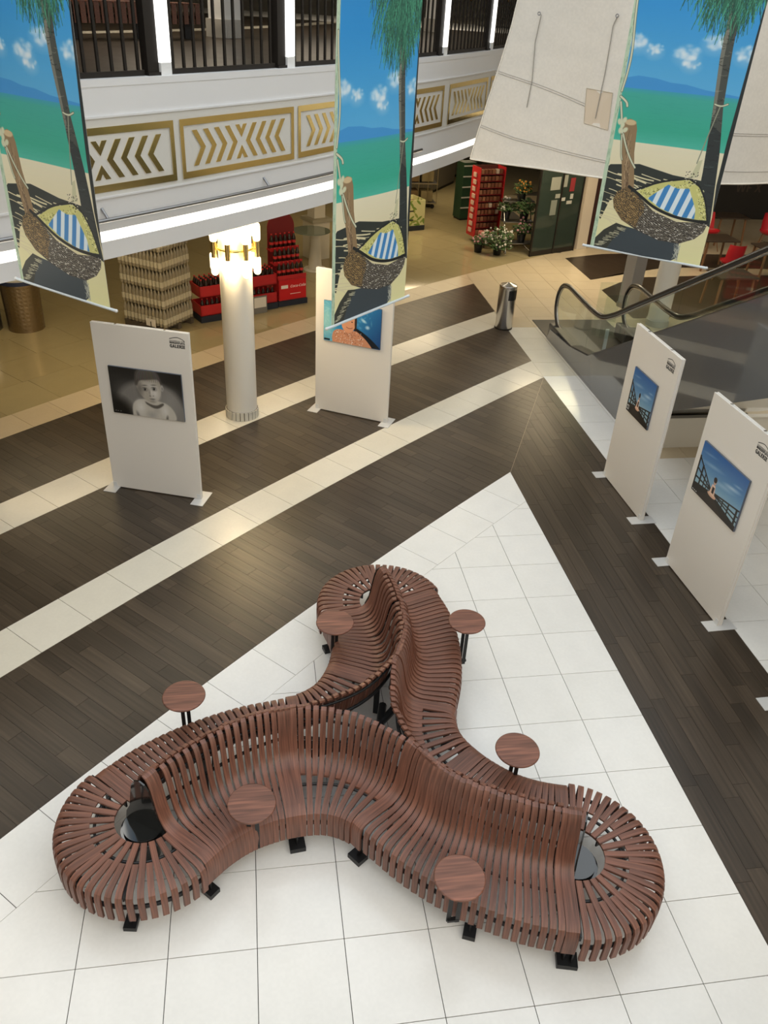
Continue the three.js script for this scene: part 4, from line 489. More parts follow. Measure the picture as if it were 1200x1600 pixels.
// ---------------------------------------------------------------- escalator, rising towards the camera on the right
{ const t = thing('escalator', 'grey escalator with glass sides and black handrails on the right', 'escalator');
  const X0 = 2.75, X1 = 4.35, cladY = (z) => (z < -6.0 ? 0.30 : z < -5.18 ? 0.30 + (z + 6.0) * 0.19 : 0.459 + (z + 5.18) * 0.57), Z1 = 2.2;
  const clad = phys([0.115, 0.118, 0.122], 0.12, { clearcoat: 1, clearcoatRoughness: 0.02, specularIntensity: 1 });
  const side = (x, name, n0 = -7.2) => { const s = new THREE.Shape(); s.moveTo(n0, 0); s.lineTo(n0 + 0.12, 0.22); s.lineTo(-6.0, 0.30); s.lineTo(-5.18, 0.459); s.lineTo(Z1, cladY(Z1)); s.lineTo(Z1, (Z1 + 3.7) * 0.57); s.lineTo(-3.7, 0); const g = new THREE.ExtrudeGeometry(s, { depth: 0.06, bevelEnabled: false }); g.rotateY(-Math.PI / 2); g.translate(x + 0.06, 0, 0); mesh(name, g, clad, t); };
  side(X0, 'side_cladding'); side(X1 - 0.06, 'side_cladding');
  { const s = new THREE.Shape(); s.moveTo(-3.7, 0.0); s.lineTo(Z1, (Z1 + 3.7) * 0.57); s.lineTo(Z1, (Z1 + 3.7) * 0.57 + 0.05); s.lineTo(-3.7, 0.05); const g = new THREE.ExtrudeGeometry(s, { depth: X1 - X0 - 0.12, bevelEnabled: false }); g.rotateY(-Math.PI / 2); g.translate(X1 - 0.06, 0, 0); mesh('underside', g, clad, t); }
  mesh('landing_plate', slab([[X0 + 0.02, -8.2], [X1, -8.2], [X1, -6.0], [X0 + 0.02, -6.0]], -0.01, 0.012), std([0.06, 0.06, 0.058], 0.45, 0.6), t);
  mesh('comb_plate', bx(1.0, 0.02, 0.3, (X0 + X1) / 2, 0.02, -5.95), M.steelDark, t);
  for (let k = 0; k < 22; k++) { const z = -5.75 + k * 0.36, y = Math.max(0.02, (z + 5.4) * 0.57); if (z > Z1) break; const st = mesh('step', bx(1.0, 0.05, 0.38, (X0 + X1) / 2, y, z), std([0.10, 0.10, 0.10], 0.5, 0.5), t); mesh('riser', bx(1.0, 0.2, 0.02, (X0 + X1) / 2, y - 0.1, z - 0.18), std([0.07, 0.07, 0.07], 0.5, 0.5), st); }
  for (const x of [X0 + 0.12, X1 - 0.12]) {
    mesh('deck', [bar([x, 0.315, -6.9], [x, 0.315, -6.0], 0.2, 0.02), bar([x, 0.315, -6.0], [x, 0.47, -5.18], 0.2, 0.02), bar([x, 0.47, -5.18], [x, cladY(Z1) + 0.01, Z1], 0.2, 0.02)], std([0.10, 0.095, 0.09], 0.4, 0.5), t);
    mesh('newel_base', rbx(0.2, 0.27, 0.5, 0.03, x, 0.17, -7.0), std([0.07, 0.07, 0.07], 0.4, 0.4), t);
    const top = (z) => (z < -5.0 ? 1.13 : 1.13 + (z + 5.0) * 0.57 + 0.06);
    const rail = [[-6.75, 0.24], [-7.05, 0.32], [-7.25, 0.55], [-7.27, 0.82], [-7.12, 1.05], [-6.85, 1.14], [-6.3, 1.14], [-5.6, 1.13], [-5.15, 1.17], [-4.8, 1.31], [-4.0, 1.76], [-2, 2.9], [Z1, 5.294]];
    mesh('handrail', tubeG(rail.map(([z, y]) => [x, y, z]), 0.036, 120, 10), phys([0.012, 0.012, 0.012], 0.3, { clearcoat: 0.3 }), t);
    mesh('handrail_guide', tubeG(rail.map(([z, y]) => [x, y - 0.0, z]).map(([a, b, c], i) => { const cz = -6.7, cy = 0.7; return i < 6 ? [a, b + (cy - b) * 0.1, c + (cz - c) * 0.1] : [a, b - 0.05, c]; }), 0.016, 120, 6), M.steel, t);
    const P = [[-7.0, 0.33], [-7.2, 0.56], [-7.22, 0.82], [-7.09, 1.02], [-6.85, 1.10], [-5.6, 1.09], [-5.6, 0.38], [-6.0, 0.33]]; const gl = (pts) => { const s = new THREE.Shape(pts.map((p) => new THREE.Vector2(...p))), g = new THREE.ExtrudeGeometry(s, { depth: 0.010, bevelEnabled: false }); g.rotateY(-Math.PI / 2); g.translate(x + 0.005, 0, 0); mesh('glass_panel', g, M.glass, t); };
    gl(P); gl([[-5.59, 0.39], [-5.59, 1.09], [-5.15, 1.13], [-4.8, 1.27], [-4.41, 1.49], [-4.41, 0.91], [-5.18, 0.47]]); for (let z = -4.4; z < Z1 - 1; z += 1.6) { const z2 = Math.min(z + 1.59, Z1); gl([[z, cladY(z) + 0.01], [z, 1.49 + (z + 4.41) * 0.57], [z2, 1.49 + (z2 + 4.41) * 0.57], [z2, cladY(z2) + 0.01]]); }
  }
  const b = thing('escalator_plinth', 'low cream wall under the rising escalator', 'plinth'); mesh('wall', bx(2.3, 0.46, 0.08, 4.0, 0.23, -2.76), M.cream, b); mesh('cap', rbx(2.32, 0.03, 0.1, 0.008, 4.0, 0.475, -2.76), M.cream, b);
  struct('floor', bx(5.5, 0.35, 6.2, 4.9, 4.45, 5.35), M.white, 'upper landing of the escalator');
  // clear acrylic guard between the handrails
  const gd = thing('acrylic_guard', 'clear acrylic anti-climb guard beside the escalator handrail', 'guard'); const gg = []; for (const [z, h] of [[-6.4, 1.0], [-6.05, 0.8]]) gg.push(bx(0.42, h, 0.008, X0 + 0.75, 0.75 + h * 0.1, z)); mesh('sheet', gg, M.glass, gd); mesh('bracket', bx(0.06, 0.5, 0.03, X0 + 0.75, 0.3, -6.2), M.plate, gd); gd.visible = true;
}
// ---------------------------------------------------------------- litter bins
{ const t = thing('litter_bin', 'upright brushed steel litter bin with side opening, by the dark planks', 'bin'), X = 2.04, Z = -7.78, r = 0.172;
  const pr = [[0, 0.015], [r, 0.015], [r, 0.60]].map((p) => new THREE.Vector2(...p)); mesh('body', new THREE.LatheGeometry(pr, 40), M.steel, t).position.set(X, 0, Z); mesh('base_ring', cyl(r + 0.004, r + 0.004, 0.03, X, 0.015, Z, 36), M.darkRail, t);
  const hood = new THREE.CylinderGeometry(r, r, 0.19, 40, 1, true, 1.15, Math.PI * 2 - 1.3); mesh('hood', place(hood, X, 0.695, Z), new THREE.MeshStandardMaterial({ color: M.steel.color, roughness: 0.24, metalness: 1, side: THREE.DoubleSide }), t); mesh('liner', cyl(r - 0.012, r - 0.012, 0.2, X, 0.69, Z, 30), M.black, t); mesh('upper_ring', new THREE.LatheGeometry([[r, 0.79], [r, 0.85], [r - 0.01, 0.862], [0.004, 0.915], [0, 0.915]].map((p) => new THREE.Vector2(...p)), 40), M.steel, t).position.set(X, 0, Z); }
{ const t = thing('round_counter', 'round perforated metal drum with a notice on top, at the left edge', 'counter'), X = -6.95, Z = -7.86;
  mesh('drum', cyl(0.33, 0.31, 0.9, X, 0.45, Z, 44), std([0.33, 0.25, 0.15], 0.32, 0.9, { bumpMap: noiseTex(128, 128, (x, y) => { const a = ((x * 24) % 1) - 0.5, b = ((y * 12) % 1) - 0.5, v = a * a + b * b < 0.09 ? 40 : 220; return [v, v, v]; }, false), bumpScale: 0.004 }), t); mesh('lid', cyl(0.335, 0.335, 0.02, X, 0.91, Z, 44), M.plate, t);
  const n = thing('notice_strip', 'curved notice with dark blue band lying on the round drum', 'sign'); mesh('sheet', place(new THREE.CylinderGeometry(0.345, 0.345, 0.07, 30, 1, true, -0.9, 1.9), X, 0.895, Z), new THREE.MeshStandardMaterial({ color: new THREE.Color(0.02, 0.03, 0.08), roughness: 0.4, side: THREE.DoubleSide }), n); mesh('card', bx(0.4, 0.006, 0.3, X + 0.02, 0.925, Z + 0.04, 0.2), M.board, n);
  const k = thing('round_counter', 'second metal drum, cut by the left edge of the photo', 'counter'); mesh('drum', cyl(0.33, 0.31, 0.9, X - 0.72, 0.45, Z + 0.05, 40), M.steelDark, k); mesh('lid', cyl(0.335, 0.335, 0.02, X - 0.72, 0.91, Z + 0.05, 40), M.plate, k); }
// ---------------------------------------------------------------- shop goods
const ord = (i, n) => (i === 0 ? 'leftmost' : i === n - 1 ? 'rightmost' : i < n / 2 ? ['', 'second', 'third', 'fourth'][i] + ' from left' : ['', 'second', 'third', 'fourth'][n - 1 - i] + ' from right');
const rank = (i, n) => (i === n - 1 ? 'front' : i === n - 2 ? 'second' : i === 0 ? 'rear' : ['', 'third', 'fourth', 'fifth'][n - 2 - i]) + ' row';
const lathe = (pts, n = 12) => new THREE.LatheGeometry(pts.map((p) => new THREE.Vector2(...p)), n);
const clearPet = phys([0.42, 0.37, 0.27], 0.06, { transmission: 0.3, thickness: 0, clearcoat: 1, clearcoatRoughness: 0.08 });
{ // stack of shrink-wrapped water packs on a pallet
  const C = [-4.60, -8.05], ry = -0.62, cs = Math.cos(ry), sn = Math.sin(ry), at = (x, z) => [C[0] + x * cs + z * sn, C[1] - x * sn + z * cs];
  const p = thing('pallet', 'dark wooden pallet under the stacked water bottles', 'pallet'); const pw = std([0.09, 0.07, 0.05], 0.8); for (let i = 0; i < 5; i++) { const q = at(-0.4 + i * 0.2, 0); mesh('board', bx(0.15, 0.02, 0.84, q[0], 0.115, q[1], ry), pw, p); } for (const z of [-0.36, 0, 0.36]) { const q = at(0, z); mesh('runner', bx(0.96, 0.1, 0.09, q[0], 0.052, q[1], ry), pw, p); }
  const bot = (x, z) => [lathe([[0, 0], [0.036, 0], [0.04, 0.012], [0.04, 0.07], [0.036, 0.08], [0.036, 0.15], [0.04, 0.16], [0.038, 0.24], [0.017, 0.30], [0.015, 0.32], [0, 0.32]], 9).translate(x, 0, z), cyl(0.017, 0.017, 0.022, x, 0.328, z, 8)];
  const g = [], lab = []; for (let i = 0; i < 3; i++) for (let k = 0; k < 2; k++) { const x = -0.082 + i * 0.082, z = -0.041 + k * 0.082; g.push(...bot(x, z)); lab.push(cyl(0.0405, 0.0405, 0.10, x, 0.11, z, 10, true)); }
  const gM = merge(g), lM = merge(lab), cream = std([0.52, 0.48, 0.37], 0.3); 
  const lay = ['bottom', 'second', 'third', 'fourth', 'top'];
  for (let y = 0; y < 5; y++) for (let i = 0; i < 4; i++) for (let k = 0; k < 5; k++) { if (i > 0 && i < 3 && k > 0 && k < 4 && y < 4) continue; const q = at(-0.372 + i * 0.248, -0.328 + k * 0.164);
    const t = thing('water_bottle_pack', 'water bottle six-pack, ' + lay[y] + ' layer, ' + rank(k, 5) + ', ' + ord(i, 4) + ' in the tall stack', 'bottle pack', 'water bottle packs, ' + lay[y] + ' layer'); t.position.set(q[0], 0.127 + y * 0.342, q[1]); t.rotation.y = ry; mesh('bottles', gM, clearPet, t); mesh('labels', lM, cream, t); }
  const c = at(0.2, 0.46), card = thing('price_card', 'pale price card at the foot of the water bottle stack', 'sign'); mesh('card', bx(0.22, 0.14, 0.006, c[0], 0.2, c[1], ry), M.board, card); mesh('holder', bx(0.02, 0.22, 0.01, c[0], 0.11, c[1], ry), M.black, card); }
{ // cola display: stepped racks with bottles
  const ry = 0.45, O = [-2.15, -9.35], cs = Math.cos(ry), sn = Math.sin(ry), at = (x, z) => [O[0] + x * cs + z * sn, O[1] - x * sn + z * cs];
  const cola = std([0.025, 0.012, 0.008], 0.12), capR = std([0.55, 0.02, 0.02], 0.4), labR = std([0.62, 0.03, 0.03], 0.4), green = phys([0.06, 0.22, 0.05], 0.15, { clearcoat: 0.6 });
  const bG = lathe([[0, 0], [0.038, 0], [0.042, 0.02], [0.038, 0.09], [0.042, 0.15], [0.036, 0.2], [0.016, 0.255], [0.014, 0.275], [0, 0.275]], 12), bC = cyl(0.017, 0.017, 0.022, 0, 0.284, 0, 10), bL = cyl(0.0415, 0.0415, 0.06, 0, 0.12, 0, 12, true);
  const cut = (k) => { const t = new THREE.Group(); mesh('bottle_body', bG, k ? green : cola, t); mesh('cap', bC, k ? std([0.1, 0.3, 0.1], 0.4) : capR, t); mesh('bottle_label', bL, k ? std([0.7, 0.72, 0.6], 0.5) : labR, t); return t; };
  const protos = [cut(0), cut(1)];
  const bottle = (k, p, y, label, group) => { const t = protos[k].clone(); t.name = uniq(k ? 'lemonade_bottle' : 'cola_bottle'); scene.add(t); tag(t, label, 'bottle', group); t.position.set(p[0], y, p[1]); };
  // tall rack on the right
  { const t = thing('cola_rack', 'red stepped cola rack with a rounded header, right of the lamp column', 'display rack'); const c = at(0, 0);
    mesh('base_box', bx(0.62, 0.42, 0.5, c[0], 0.33, c[1], ry), M.red, t); const s = new THREE.Shape(); s.moveTo(-0.3, 0); s.lineTo(0.3, 0); s.lineTo(0.3, 0.9); s.absarc(0, 0.9, 0.3, 0, Math.PI, false); const hb = at(0, -0.24), hd = mesh('header', new THREE.ExtrudeGeometry(s, { depth: 0.02, bevelEnabled: false }), M.redDark, t); hd.position.set(hb[0], 0.54, hb[1]); hd.rotation.y = ry;
    const ft = at(0, 0.255), pr = mesh('front_print', new THREE.PlaneGeometry(0.6, 0.38), new THREE.MeshStandardMaterial({ roughness: 0.4, map: canvasTex(384, 243, (g, w, h) => { g.fillStyle = '#c9141c'; g.fillRect(0, 0, w, h); g.fillStyle = '#f3e9e2'; g.font = 'bold italic 46px serif'; g.fillText('Coca-Cola', w * 0.4, h * 0.4); g.fillRect(w * 0.06, h * 0.24, w * 0.26, h * 0.18); g.fillRect(w * 0.4, h * 0.72, w * 0.4, 7); }) }), t); pr.position.set(ft[0], 0.33, ft[1]); pr.rotation.y = ry;
    for (const [z, y] of [[0.13, 0.56], [-0.03, 0.80], [-0.17, 1.04]]) { const q = at(0, z); mesh('shelf', bx(0.62, 0.02, 0.2, q[0], y, q[1], ry), M.red, t); const f = at(0, z + 0.1); mesh('shelf_lip', bx(0.64, 0.075, 0.012, f[0], y + 0.02, f[1], ry), M.red, t); }
    const pal = at(0, 0); mesh('skid', bx(0.66, 0.11, 0.54, pal[0], 0.06, pal[1], ry), std([0.015, 0.02, 0.035], 0.6), t);
    [[0.13, 0.572, 'lowest'], [-0.03, 0.812, 'middle'], [-0.17, 1.052, 'top']].forEach(([z, y, n]) => { for (let i = 0; i < 6; i++) bottle(0, at(-0.25 + i * 0.1, z + 0.02), y, 'dark cola bottle, ' + ord(i, 6) + ' on the ' + n + ' shelf of the stepped rack', 'cola bottles, ' + n + ' shelf of the rack'); }); }
  // crates left of it
  const crates = [[-0.64, 0.05, 0.32, 'right beside the stepped rack'], [-1.22, 0.12, 0.34, 'right behind the lamp column'], [-1.80, 0.2, 0.34, 'left of the lamp column']];
  crates.forEach(([x, z, hh, n], ci) => { const c = at(x, z), t = thing('cola_crate_stack', 'red cola bottle crates on a dark skid, ' + n, 'crate'); mesh('skid', bx(0.56, 0.12, 0.5, c[0], 0.065, c[1], ry), std([0.015, 0.02, 0.035], 0.6), t);
    for (let k = 0; k < 2; k++) { const y0 = 0.13 + k * 0.36; mesh('crate_floor', bx(0.54, 0.02, 0.46, c[0], y0 + 0.01, c[1], ry), M.red, t); for (const sx of [-1, 1]) { const a = at(x + sx * 0.26, z), b = at(x, z + sx * 0.22); mesh('crate_side', bx(0.02, 0.2, 0.46, a[0], y0 + 0.1, a[1], ry), M.red, t); mesh('crate_side', bx(0.54, 0.2, 0.02, b[0], y0 + 0.1, b[1], ry), M.red, t); }
      for (let i = 0; i < 5; i++) for (let j = 0; j < 4; j++) { if (k === 0 && j < 3) continue; bottle(0, at(x - 0.2 + i * 0.1, z - 0.15 + j * 0.1), y0 + 0.022, 'cola bottle, ' + ord(i, 5) + ', ' + rank(j, 4) + ' of the ' + (k ? 'upper' : 'lower') + ' crate ' + n, 'cola bottles, ' + (k ? 'upper' : 'lower') + ' crate ' + n); } } });
  for (let i = 0; i < 4; i++) bottle(1, at(-0.92 + i * 0.1, -0.24), 0.86, 'green lemonade bottle behind the cola crates, ' + ord(i, 4), 'green bottles'); { const c = at(-0.77, -0.24), t = thing('bottle_shelf', 'narrow shelf that carries the green bottles', 'shelf'); mesh('shelf', bx(0.5, 0.02, 0.14, c[0], 0.85, c[1], ry), M.steelDark, t); mesh('panel', bx(0.5, 0.84, 0.02, c[0], 0.42, c[1], ry), M.redDark, t); }
  { const c = at(-0.82, 0.40), t = thing('price_sign', 'grey floor sign with pale price sheet in front of the crates', 'sign'); mesh('stand', bx(0.3, 0.34, 0.03, c[0], 0.17, c[1], ry), std([0.2, 0.19, 0.17], 0.6), t); const s = at(-0.82, 0.42); mesh('sheet', bx(0.26, 0.2, 0.006, s[0], 0.22, s[1], ry), M.board, t); }
}
{ // glass-topped table and dark goods stand left of the middle banner
  const t = thing('glass_table', 'round glass-topped table by the olive wall', 'table'); mesh('glass_top', cyl(0.42, 0.42, 0.014, -1.5, 0.92, -11.4, 36), phys([0.35, 0.42, 0.36], 0.05, { transmission: 0.6, thickness: 0 }), t); mesh('pedestal', cyl(0.1, 0.16, 0.9, -1.4, 0.455, -11.6, 20), M.cream, t); mesh('foot', cyl(0.25, 0.27, 0.03, -1.4, 0.017, -11.6, 24), M.cream, t);
  const p = thing('shop_pillar', 'pale stepped pillar before the dark red panel in the shop', 'pillar'); mesh('shaft', bx(0.3, 2.9, 0.3, -1.3, 1.46, -12.6, 0.5), M.cream, p); mesh('base', bx(0.46, 0.9, 0.46, -1.3, 0.45, -12.6, 0.5), M.cream, p); mesh('collar', bx(0.54, 0.08, 0.54, -1.3, 0.9, -12.6, 0.5), std([0.4, 0.37, 0.28], 0.6), p);
  const r = thing('red_panel', 'dark red upright panel with a white bar in the shop', 'panel'); mesh('panel', bx(0.8, 2.4, 0.06, -0.5, 1.21, -13.1, 0.5), M.redDark, r); mesh('bar', bx(0.6, 0.06, 0.03, -0.5, 1.5, -13.04, 0.5), M.plate, r);
  const w = thing('wooden_stand', 'sloping wooden market stand with red goods, left of the middle banner', 'stand'); const wd = std([0.14, 0.10, 0.055], 0.75); for (const [x, z] of [[-0.95, -10.9], [-0.2, -11.3], [-0.65, -10.3], [0.1, -10.7]]) mesh('leg', bx(0.09, 0.9, 0.09, x, 0.45, z, 0.5), wd, w); mesh('tray', place(bx(0.95, 0.05, 0.85, 0, 0, 0), -0.42, 0.95, -10.8, 0.5, 0.25), wd, w); for (let k = 0; k < 3; k++) mesh('slat', bar([-0.95, 0.2 + k * 0.22, -10.88], [-0.65, 0.2 + k * 0.22, -10.3], 0.02, 0.1), wd, w);
  for (let i = 0; i < 12; i++) { const f = mesh('fruit_net', place(new THREE.SphereGeometry(0.075, 10, 8), -0.75 + (i % 4) * 0.2, 1.07 + 0.06 * Math.floor(i / 4), -10.55 - Math.floor(i / 4) * 0.22 - (i % 4) * 0.1), i % 5 ? M.red : std([0.6, 0.4, 0.3], 0.6)); tag(f, 'net of fruit, ' + ord(i % 4, 4) + ' in the ' + ['front', 'middle', 'rear'][Math.floor(i / 4)] + ' row of the wooden stand', 'fruit', 'fruit nets on the wooden stand'); } }
{ // open carton display with leaf print, right of the middle banner
  const leaf = new THREE.MeshStandardMaterial({ roughness: 0.6, map: canvasTex(256, 256, (g, w, h) => { g.fillStyle = '#c9c795'; g.fillRect(0, 0, w, h); let s = 4; const R = () => { s = (s * 1664525 + 1013904223) >>> 0; return s / 4294967296; }; for (let i = 0; i < 26; i++) { g.save(); g.translate(R() * w, R() * h); g.rotate(R() * 6); g.fillStyle = R() < 0.5 ? '#6f8a3a' : '#8a9a4a'; g.beginPath(); g.ellipse(0, 0, 30, 10, 0, 0, 7); g.fill(); g.restore(); } g.fillStyle = '#20251c'; g.fillRect(90, 100, 60, 14); g.fillRect(90, 190, 60, 14); }) });
  const t = thing('carton_display', 'open pale green leaf-printed carton on a dark skid, right of the middle banner', 'carton'), X = 1.35, Z = -15.5, ry = 0.35, cs = Math.cos(ry), sn = Math.sin(ry); mesh('skid', bx(0.86, 0.12, 0.7, X, 0.065, Z, ry), std([0.015, 0.02, 0.03], 0.6), t); for (const s of [-1, 1]) { mesh('carton_side', bx(0.84, 0.66, 0.02, X + s * 0.32 * sn, 0.46, Z + s * 0.32 * cs, ry), leaf, t); mesh('carton_side', bx(0.02, 0.66, 0.64, X + s * 0.41 * cs, 0.46, Z - s * 0.41 * sn, ry), leaf, t); } mesh('filling', bx(0.8, 0.5, 0.62, X, 0.42, Z, ry), std([0.18, 0.11, 0.06], 0.8), t);
  const c = thing('wire_cart', 'tall wire roll cart with red and brown goods behind the leaf carton', 'cart'); const wires = [], cx = 1.9, cz = -18.2; for (let i = 0; i < 6; i++) { const x = cx - 0.6 + i * 0.28; wires.push(rod([x, 0.15, cz + 0.35], [x, 1.9, cz + 0.35], 0.012, 6), rod([x, 0.15, cz - 0.35], [x, 1.9, cz - 0.35], 0.012, 6)); } for (const y of [0.15, 0.7, 1.25, 1.9]) for (const z of [-0.35, 0.35]) wires.push(rod([cx - 0.62, y, cz + z], [cx + 0.82, y, cz + z], 0.014, 6)); mesh('wire_frame', wires, std([0.40, 0.33, 0.20], 0.4, 0.7), c); for (const y of [0.16, 0.72, 1.27]) mesh('shelf', bx(1.4, 0.015, 0.7, cx + 0.1, y, cz), M.steelDark, c); for (let k = 0; k < 4; k++) mesh('wheel', place(new THREE.CylinderGeometry(0.06, 0.06, 0.03, 14), cx - 0.5 + (k % 2) * 1.2, 0.06, cz + (k < 2 ? -0.3 : 0.3), 0, Math.PI / 2), M.black, c);
  for (let k = 0; k < 9; k++) { const y = [0.17, 0.73, 1.28][Math.floor(k / 3)], m = mesh('goods_box', rbx(0.36, 0.3, 0.45, 0.02, cx - 0.33 + (k % 3) * 0.43, y + 0.155, cz), [M.redDark, std([0.22, 0.14, 0.06], 0.8), std([0.3, 0.24, 0.12], 0.8)][k % 3]); tag(m, ['dark red', 'brown', 'tan'][k % 3] + ' goods box on the ' + ['lowest', 'middle', 'upper'][Math.floor(k / 3)] + ' tier of the wire cart', 'box', 'goods in the wire cart'); }
  for (const [x, z, w, r, l] of [[3.15, -20.9, 2.4, 1.0, 'long grey checkout unit behind the wire cart'], [4.85, -23.9, 2.4, 1.0, 'second grey checkout unit at the end of the aisle']]) { const k = thing('checkout_counter', l, 'counter'); mesh('body', rbx(w, 1.0, 0.8, 0.02, x, 0.58, z, r), std([0.16, 0.145, 0.12], 0.5), k); mesh('kick', bx(w - 0.04, 0.09, 0.74, x, 0.045, z, r), M.black, k); mesh('top', rbx(w + 0.04, 0.05, 0.86, 0.02, x, 1.1, z, r), std([0.10, 0.10, 0.095], 0.4), k); } }
{ // sweets rack, plants and glass front at the shop entrance
  const X = 3.25, Z = -14.35, ry = 0.25, cs = Math.cos(ry), sn = Math.sin(ry), at = (x, z) => [X + x * cs + z * sn, Z - x * sn + z * cs];
  const t = thing('sweets_rack', 'tall red-sided sweets rack at the shop entrance', 'display rack'); for (const x of [-0.36, 0.36]) { const q = at(x, 0); mesh('side_panel', bx(0.03, 1.7, 0.42, q[0], 1.0, q[1], ry), M.red, t); } const bk = at(0, -0.2); mesh('back', bx(0.72, 1.7, 0.02, bk[0], 1.0, bk[1], ry), std([0.12, 0.03, 0.02], 0.6), t);
  const bwn = [std([0.16, 0.05, 0.025], 0.5), std([0.24, 0.10, 0.05], 0.5), std([0.5, 0.4, 0.32], 0.5)]; for (let k = 0; k < 10; k++) { const y = 0.2 + k * 0.165, q = at(0, 0); mesh('shelf', bx(0.69, 0.012, 0.38, q[0], y, q[1], ry), M.redDark, t); for (let i = 0; i < 6; i++) { const p = at(-0.27 + i * 0.108, 0.12), m = mesh('sweet_box', rbx(0.09, 0.11, 0.1, 0.01, p[0], y + 0.062, p[1], ry), bwn[(i + k) % 3 === 0 ? 1 : (i * 7 + k * 3) % 11 === 0 ? 2 : 0]); tag(m, 'small sweets box, ' + ord(i, 6) + ' on shelf ' + ['ten', 'nine', 'eight', 'seven', 'six', 'five', 'four', 'three', 'two', 'one'][k] + ' from the top of the red rack', 'box', 'sweets in the red rack'); } }
  { const q = at(-0.39, 0.0); for (let k = 0; k < 9; k++) { const m = mesh('sweet_bag', rbx(0.03, 0.11, 0.16, 0.012, q[0] - 0.005, 0.3 + k * 0.17, q[1] + 0.03 * (k % 2), ry), std([0.62, 0.42, 0.34], 0.5)); tag(m, 'pale pink sweets bag number ' + ['nine', 'eight', 'seven', 'six', 'five', 'four', 'three', 'two', 'one'][k] + ' from the top on the red rack side', 'bag', 'bags on the side of the red rack'); } }
  const gr = thing('bottle_stand', 'dark green drinks stand with white shelf edges behind the sweets rack', 'display rack'); mesh('plinth', bx(0.36, 0.06, 0.36, 3.25, 0.03, -16.7, 0.3), M.black, gr); mesh('body', bx(0.4, 1.5, 0.4, 3.25, 0.8, -16.7, 0.3), std([0.015, 0.05, 0.025], 0.5), gr); for (let k = 0; k < 5; k++) mesh('shelf_edge', bx(0.42, 0.03, 0.03, 3.31, 0.35 + k * 0.28, -16.49, 0.3), M.plate, gr);
  const pl = thing('pallet', 'low wooden pallet in front of the sweets rack', 'pallet'); for (let i = 0; i < 4; i++) { const q = at(-0.3 + i * 0.2, 0.5); mesh('board', bx(0.16, 0.02, 0.44, q[0], 0.15, q[1], ry), std([0.16, 0.10, 0.06], 0.8), pl); } for (const x of [-0.34, 0.34]) { const q = at(x, 0.5); mesh('runner', bx(0.08, 0.14, 0.44, q[0], 0.07, q[1], ry), std([0.13, 0.08, 0.05], 0.8), pl); }
  for (let i = 0; i < 6; i++) { const q = at(-0.28 + (i % 3) * 0.15, 0.42 + Math.floor(i / 3) * 0.16), b = mesh('paper_bag', rbx(0.12, 0.2, 0.12, 0.02, q[0], 0.262, q[1], ry), i % 2 ? std([0.6, 0.5, 0.42], 0.7) : std([0.5, 0.16, 0.14], 0.6)); tag(b, (i % 2 ? 'pale' : 'red') + ' paper bag, ' + ord(i % 3, 3) + ' in the ' + (i < 3 ? 'rear' : 'front') + ' row on the low pallet', 'bag', 'bags on the low pallet'); }
  // plants
  const leafM = [std([0.05, 0.11, 0.03], 0.6), std([0.08, 0.15, 0.05], 0.6), std([0.12, 0.17, 0.08], 0.6)];
  const leafG = (() => { const g = new THREE.SphereGeometry(1, 6, 4); g.scale(0.065, 0.01, 0.03); return g; })();
  function plant(label, x, y, z, r, flower, n) { const t = thing('potted_plant', label, 'plant'); mesh('pot', new THREE.LatheGeometry([[0, 0], [0.09, 0], [0.12, 0.2], [0.11, 0.2], [0.1, 0.18], [0, 0.18]].map((p) => new THREE.Vector2(...p)), 16), M.black, t); const L = [[], [], []], F = []; for (let i = 0; i < n; i++) { const a = rr(0, 6.28), q = Math.sqrt(rnd()) * r, h = 0.2 + rr(0, 1) * r * 1.5 * (1 - 0.4 * q / r), g = leafG.clone(); g.rotateZ(rr(-0.7, 0.7)); g.rotateY(a); g.translate(Math.cos(a) * q, h, Math.sin(a) * q); L[i % 3].push(g); if (flower && i % 4 === 0) F.push(new THREE.IcosahedronGeometry(rr(0.018, 0.034), 0).translate(Math.cos(a) * q, h + 0.05, Math.sin(a) * q)); } L.forEach((l, i) => { const m = mesh('foliage', merge(l), leafM[i], t); m.userData.kind = 'stuff'; }); if (flower) { const m = mesh('blossoms', merge(F), flower, t); m.userData.kind = 'stuff'; } t.position.set(x, y, z); }
  const wf = std([0.75, 0.70, 0.66], 0.6), of = std([0.72, 0.32, 0.06], 0.6), pf = std([0.6, 0.3, 0.34], 0.6);
  plant('leafy plant with white blossoms in front of the sweets rack', 3.3, 0.0, -12.98, 0.36, wf, 240); plant('small pale pink flowering plant beside the plant rack', 2.86, 0, -13.2, 0.16, pf, 50); plant('pink flowering plant low on the plant rack', 4.0, 0.24, -13.35, 0.24, pf, 130); plant('grey green plant on the middle of the plant rack', 4.05, 0.72, -13.5, 0.26, null, 160); plant('orange flowering plant on top of the plant rack', 3.95, 1.18, -13.6, 0.22, of, 130); plant('pale plant behind on the plant rack', 3.65, 0.70, -13.75, 0.22, wf, 120);
  const rk = thing('plant_rack', 'stepped grey metal rack carrying potted plants', 'rack'); const w = []; for (const x of [3.55, 4.25]) w.push(rod([x, 0, -13.05], [x, 1.2, -13.8], 0.014, 6), rod([x, 0, -13.85], [x, 1.2, -13.8], 0.014, 6), rod([x, 0.02, -13.05], [x, 0.02, -13.85], 0.014, 6)); mesh('tube_frame', w, M.steel, rk); for (const [y, z] of [[0.23, -13.3], [0.7, -13.55], [1.17, -13.7]]) mesh('tray', bx(0.8, 0.02, 0.32, 3.9, y, z), M.steelDark, rk);
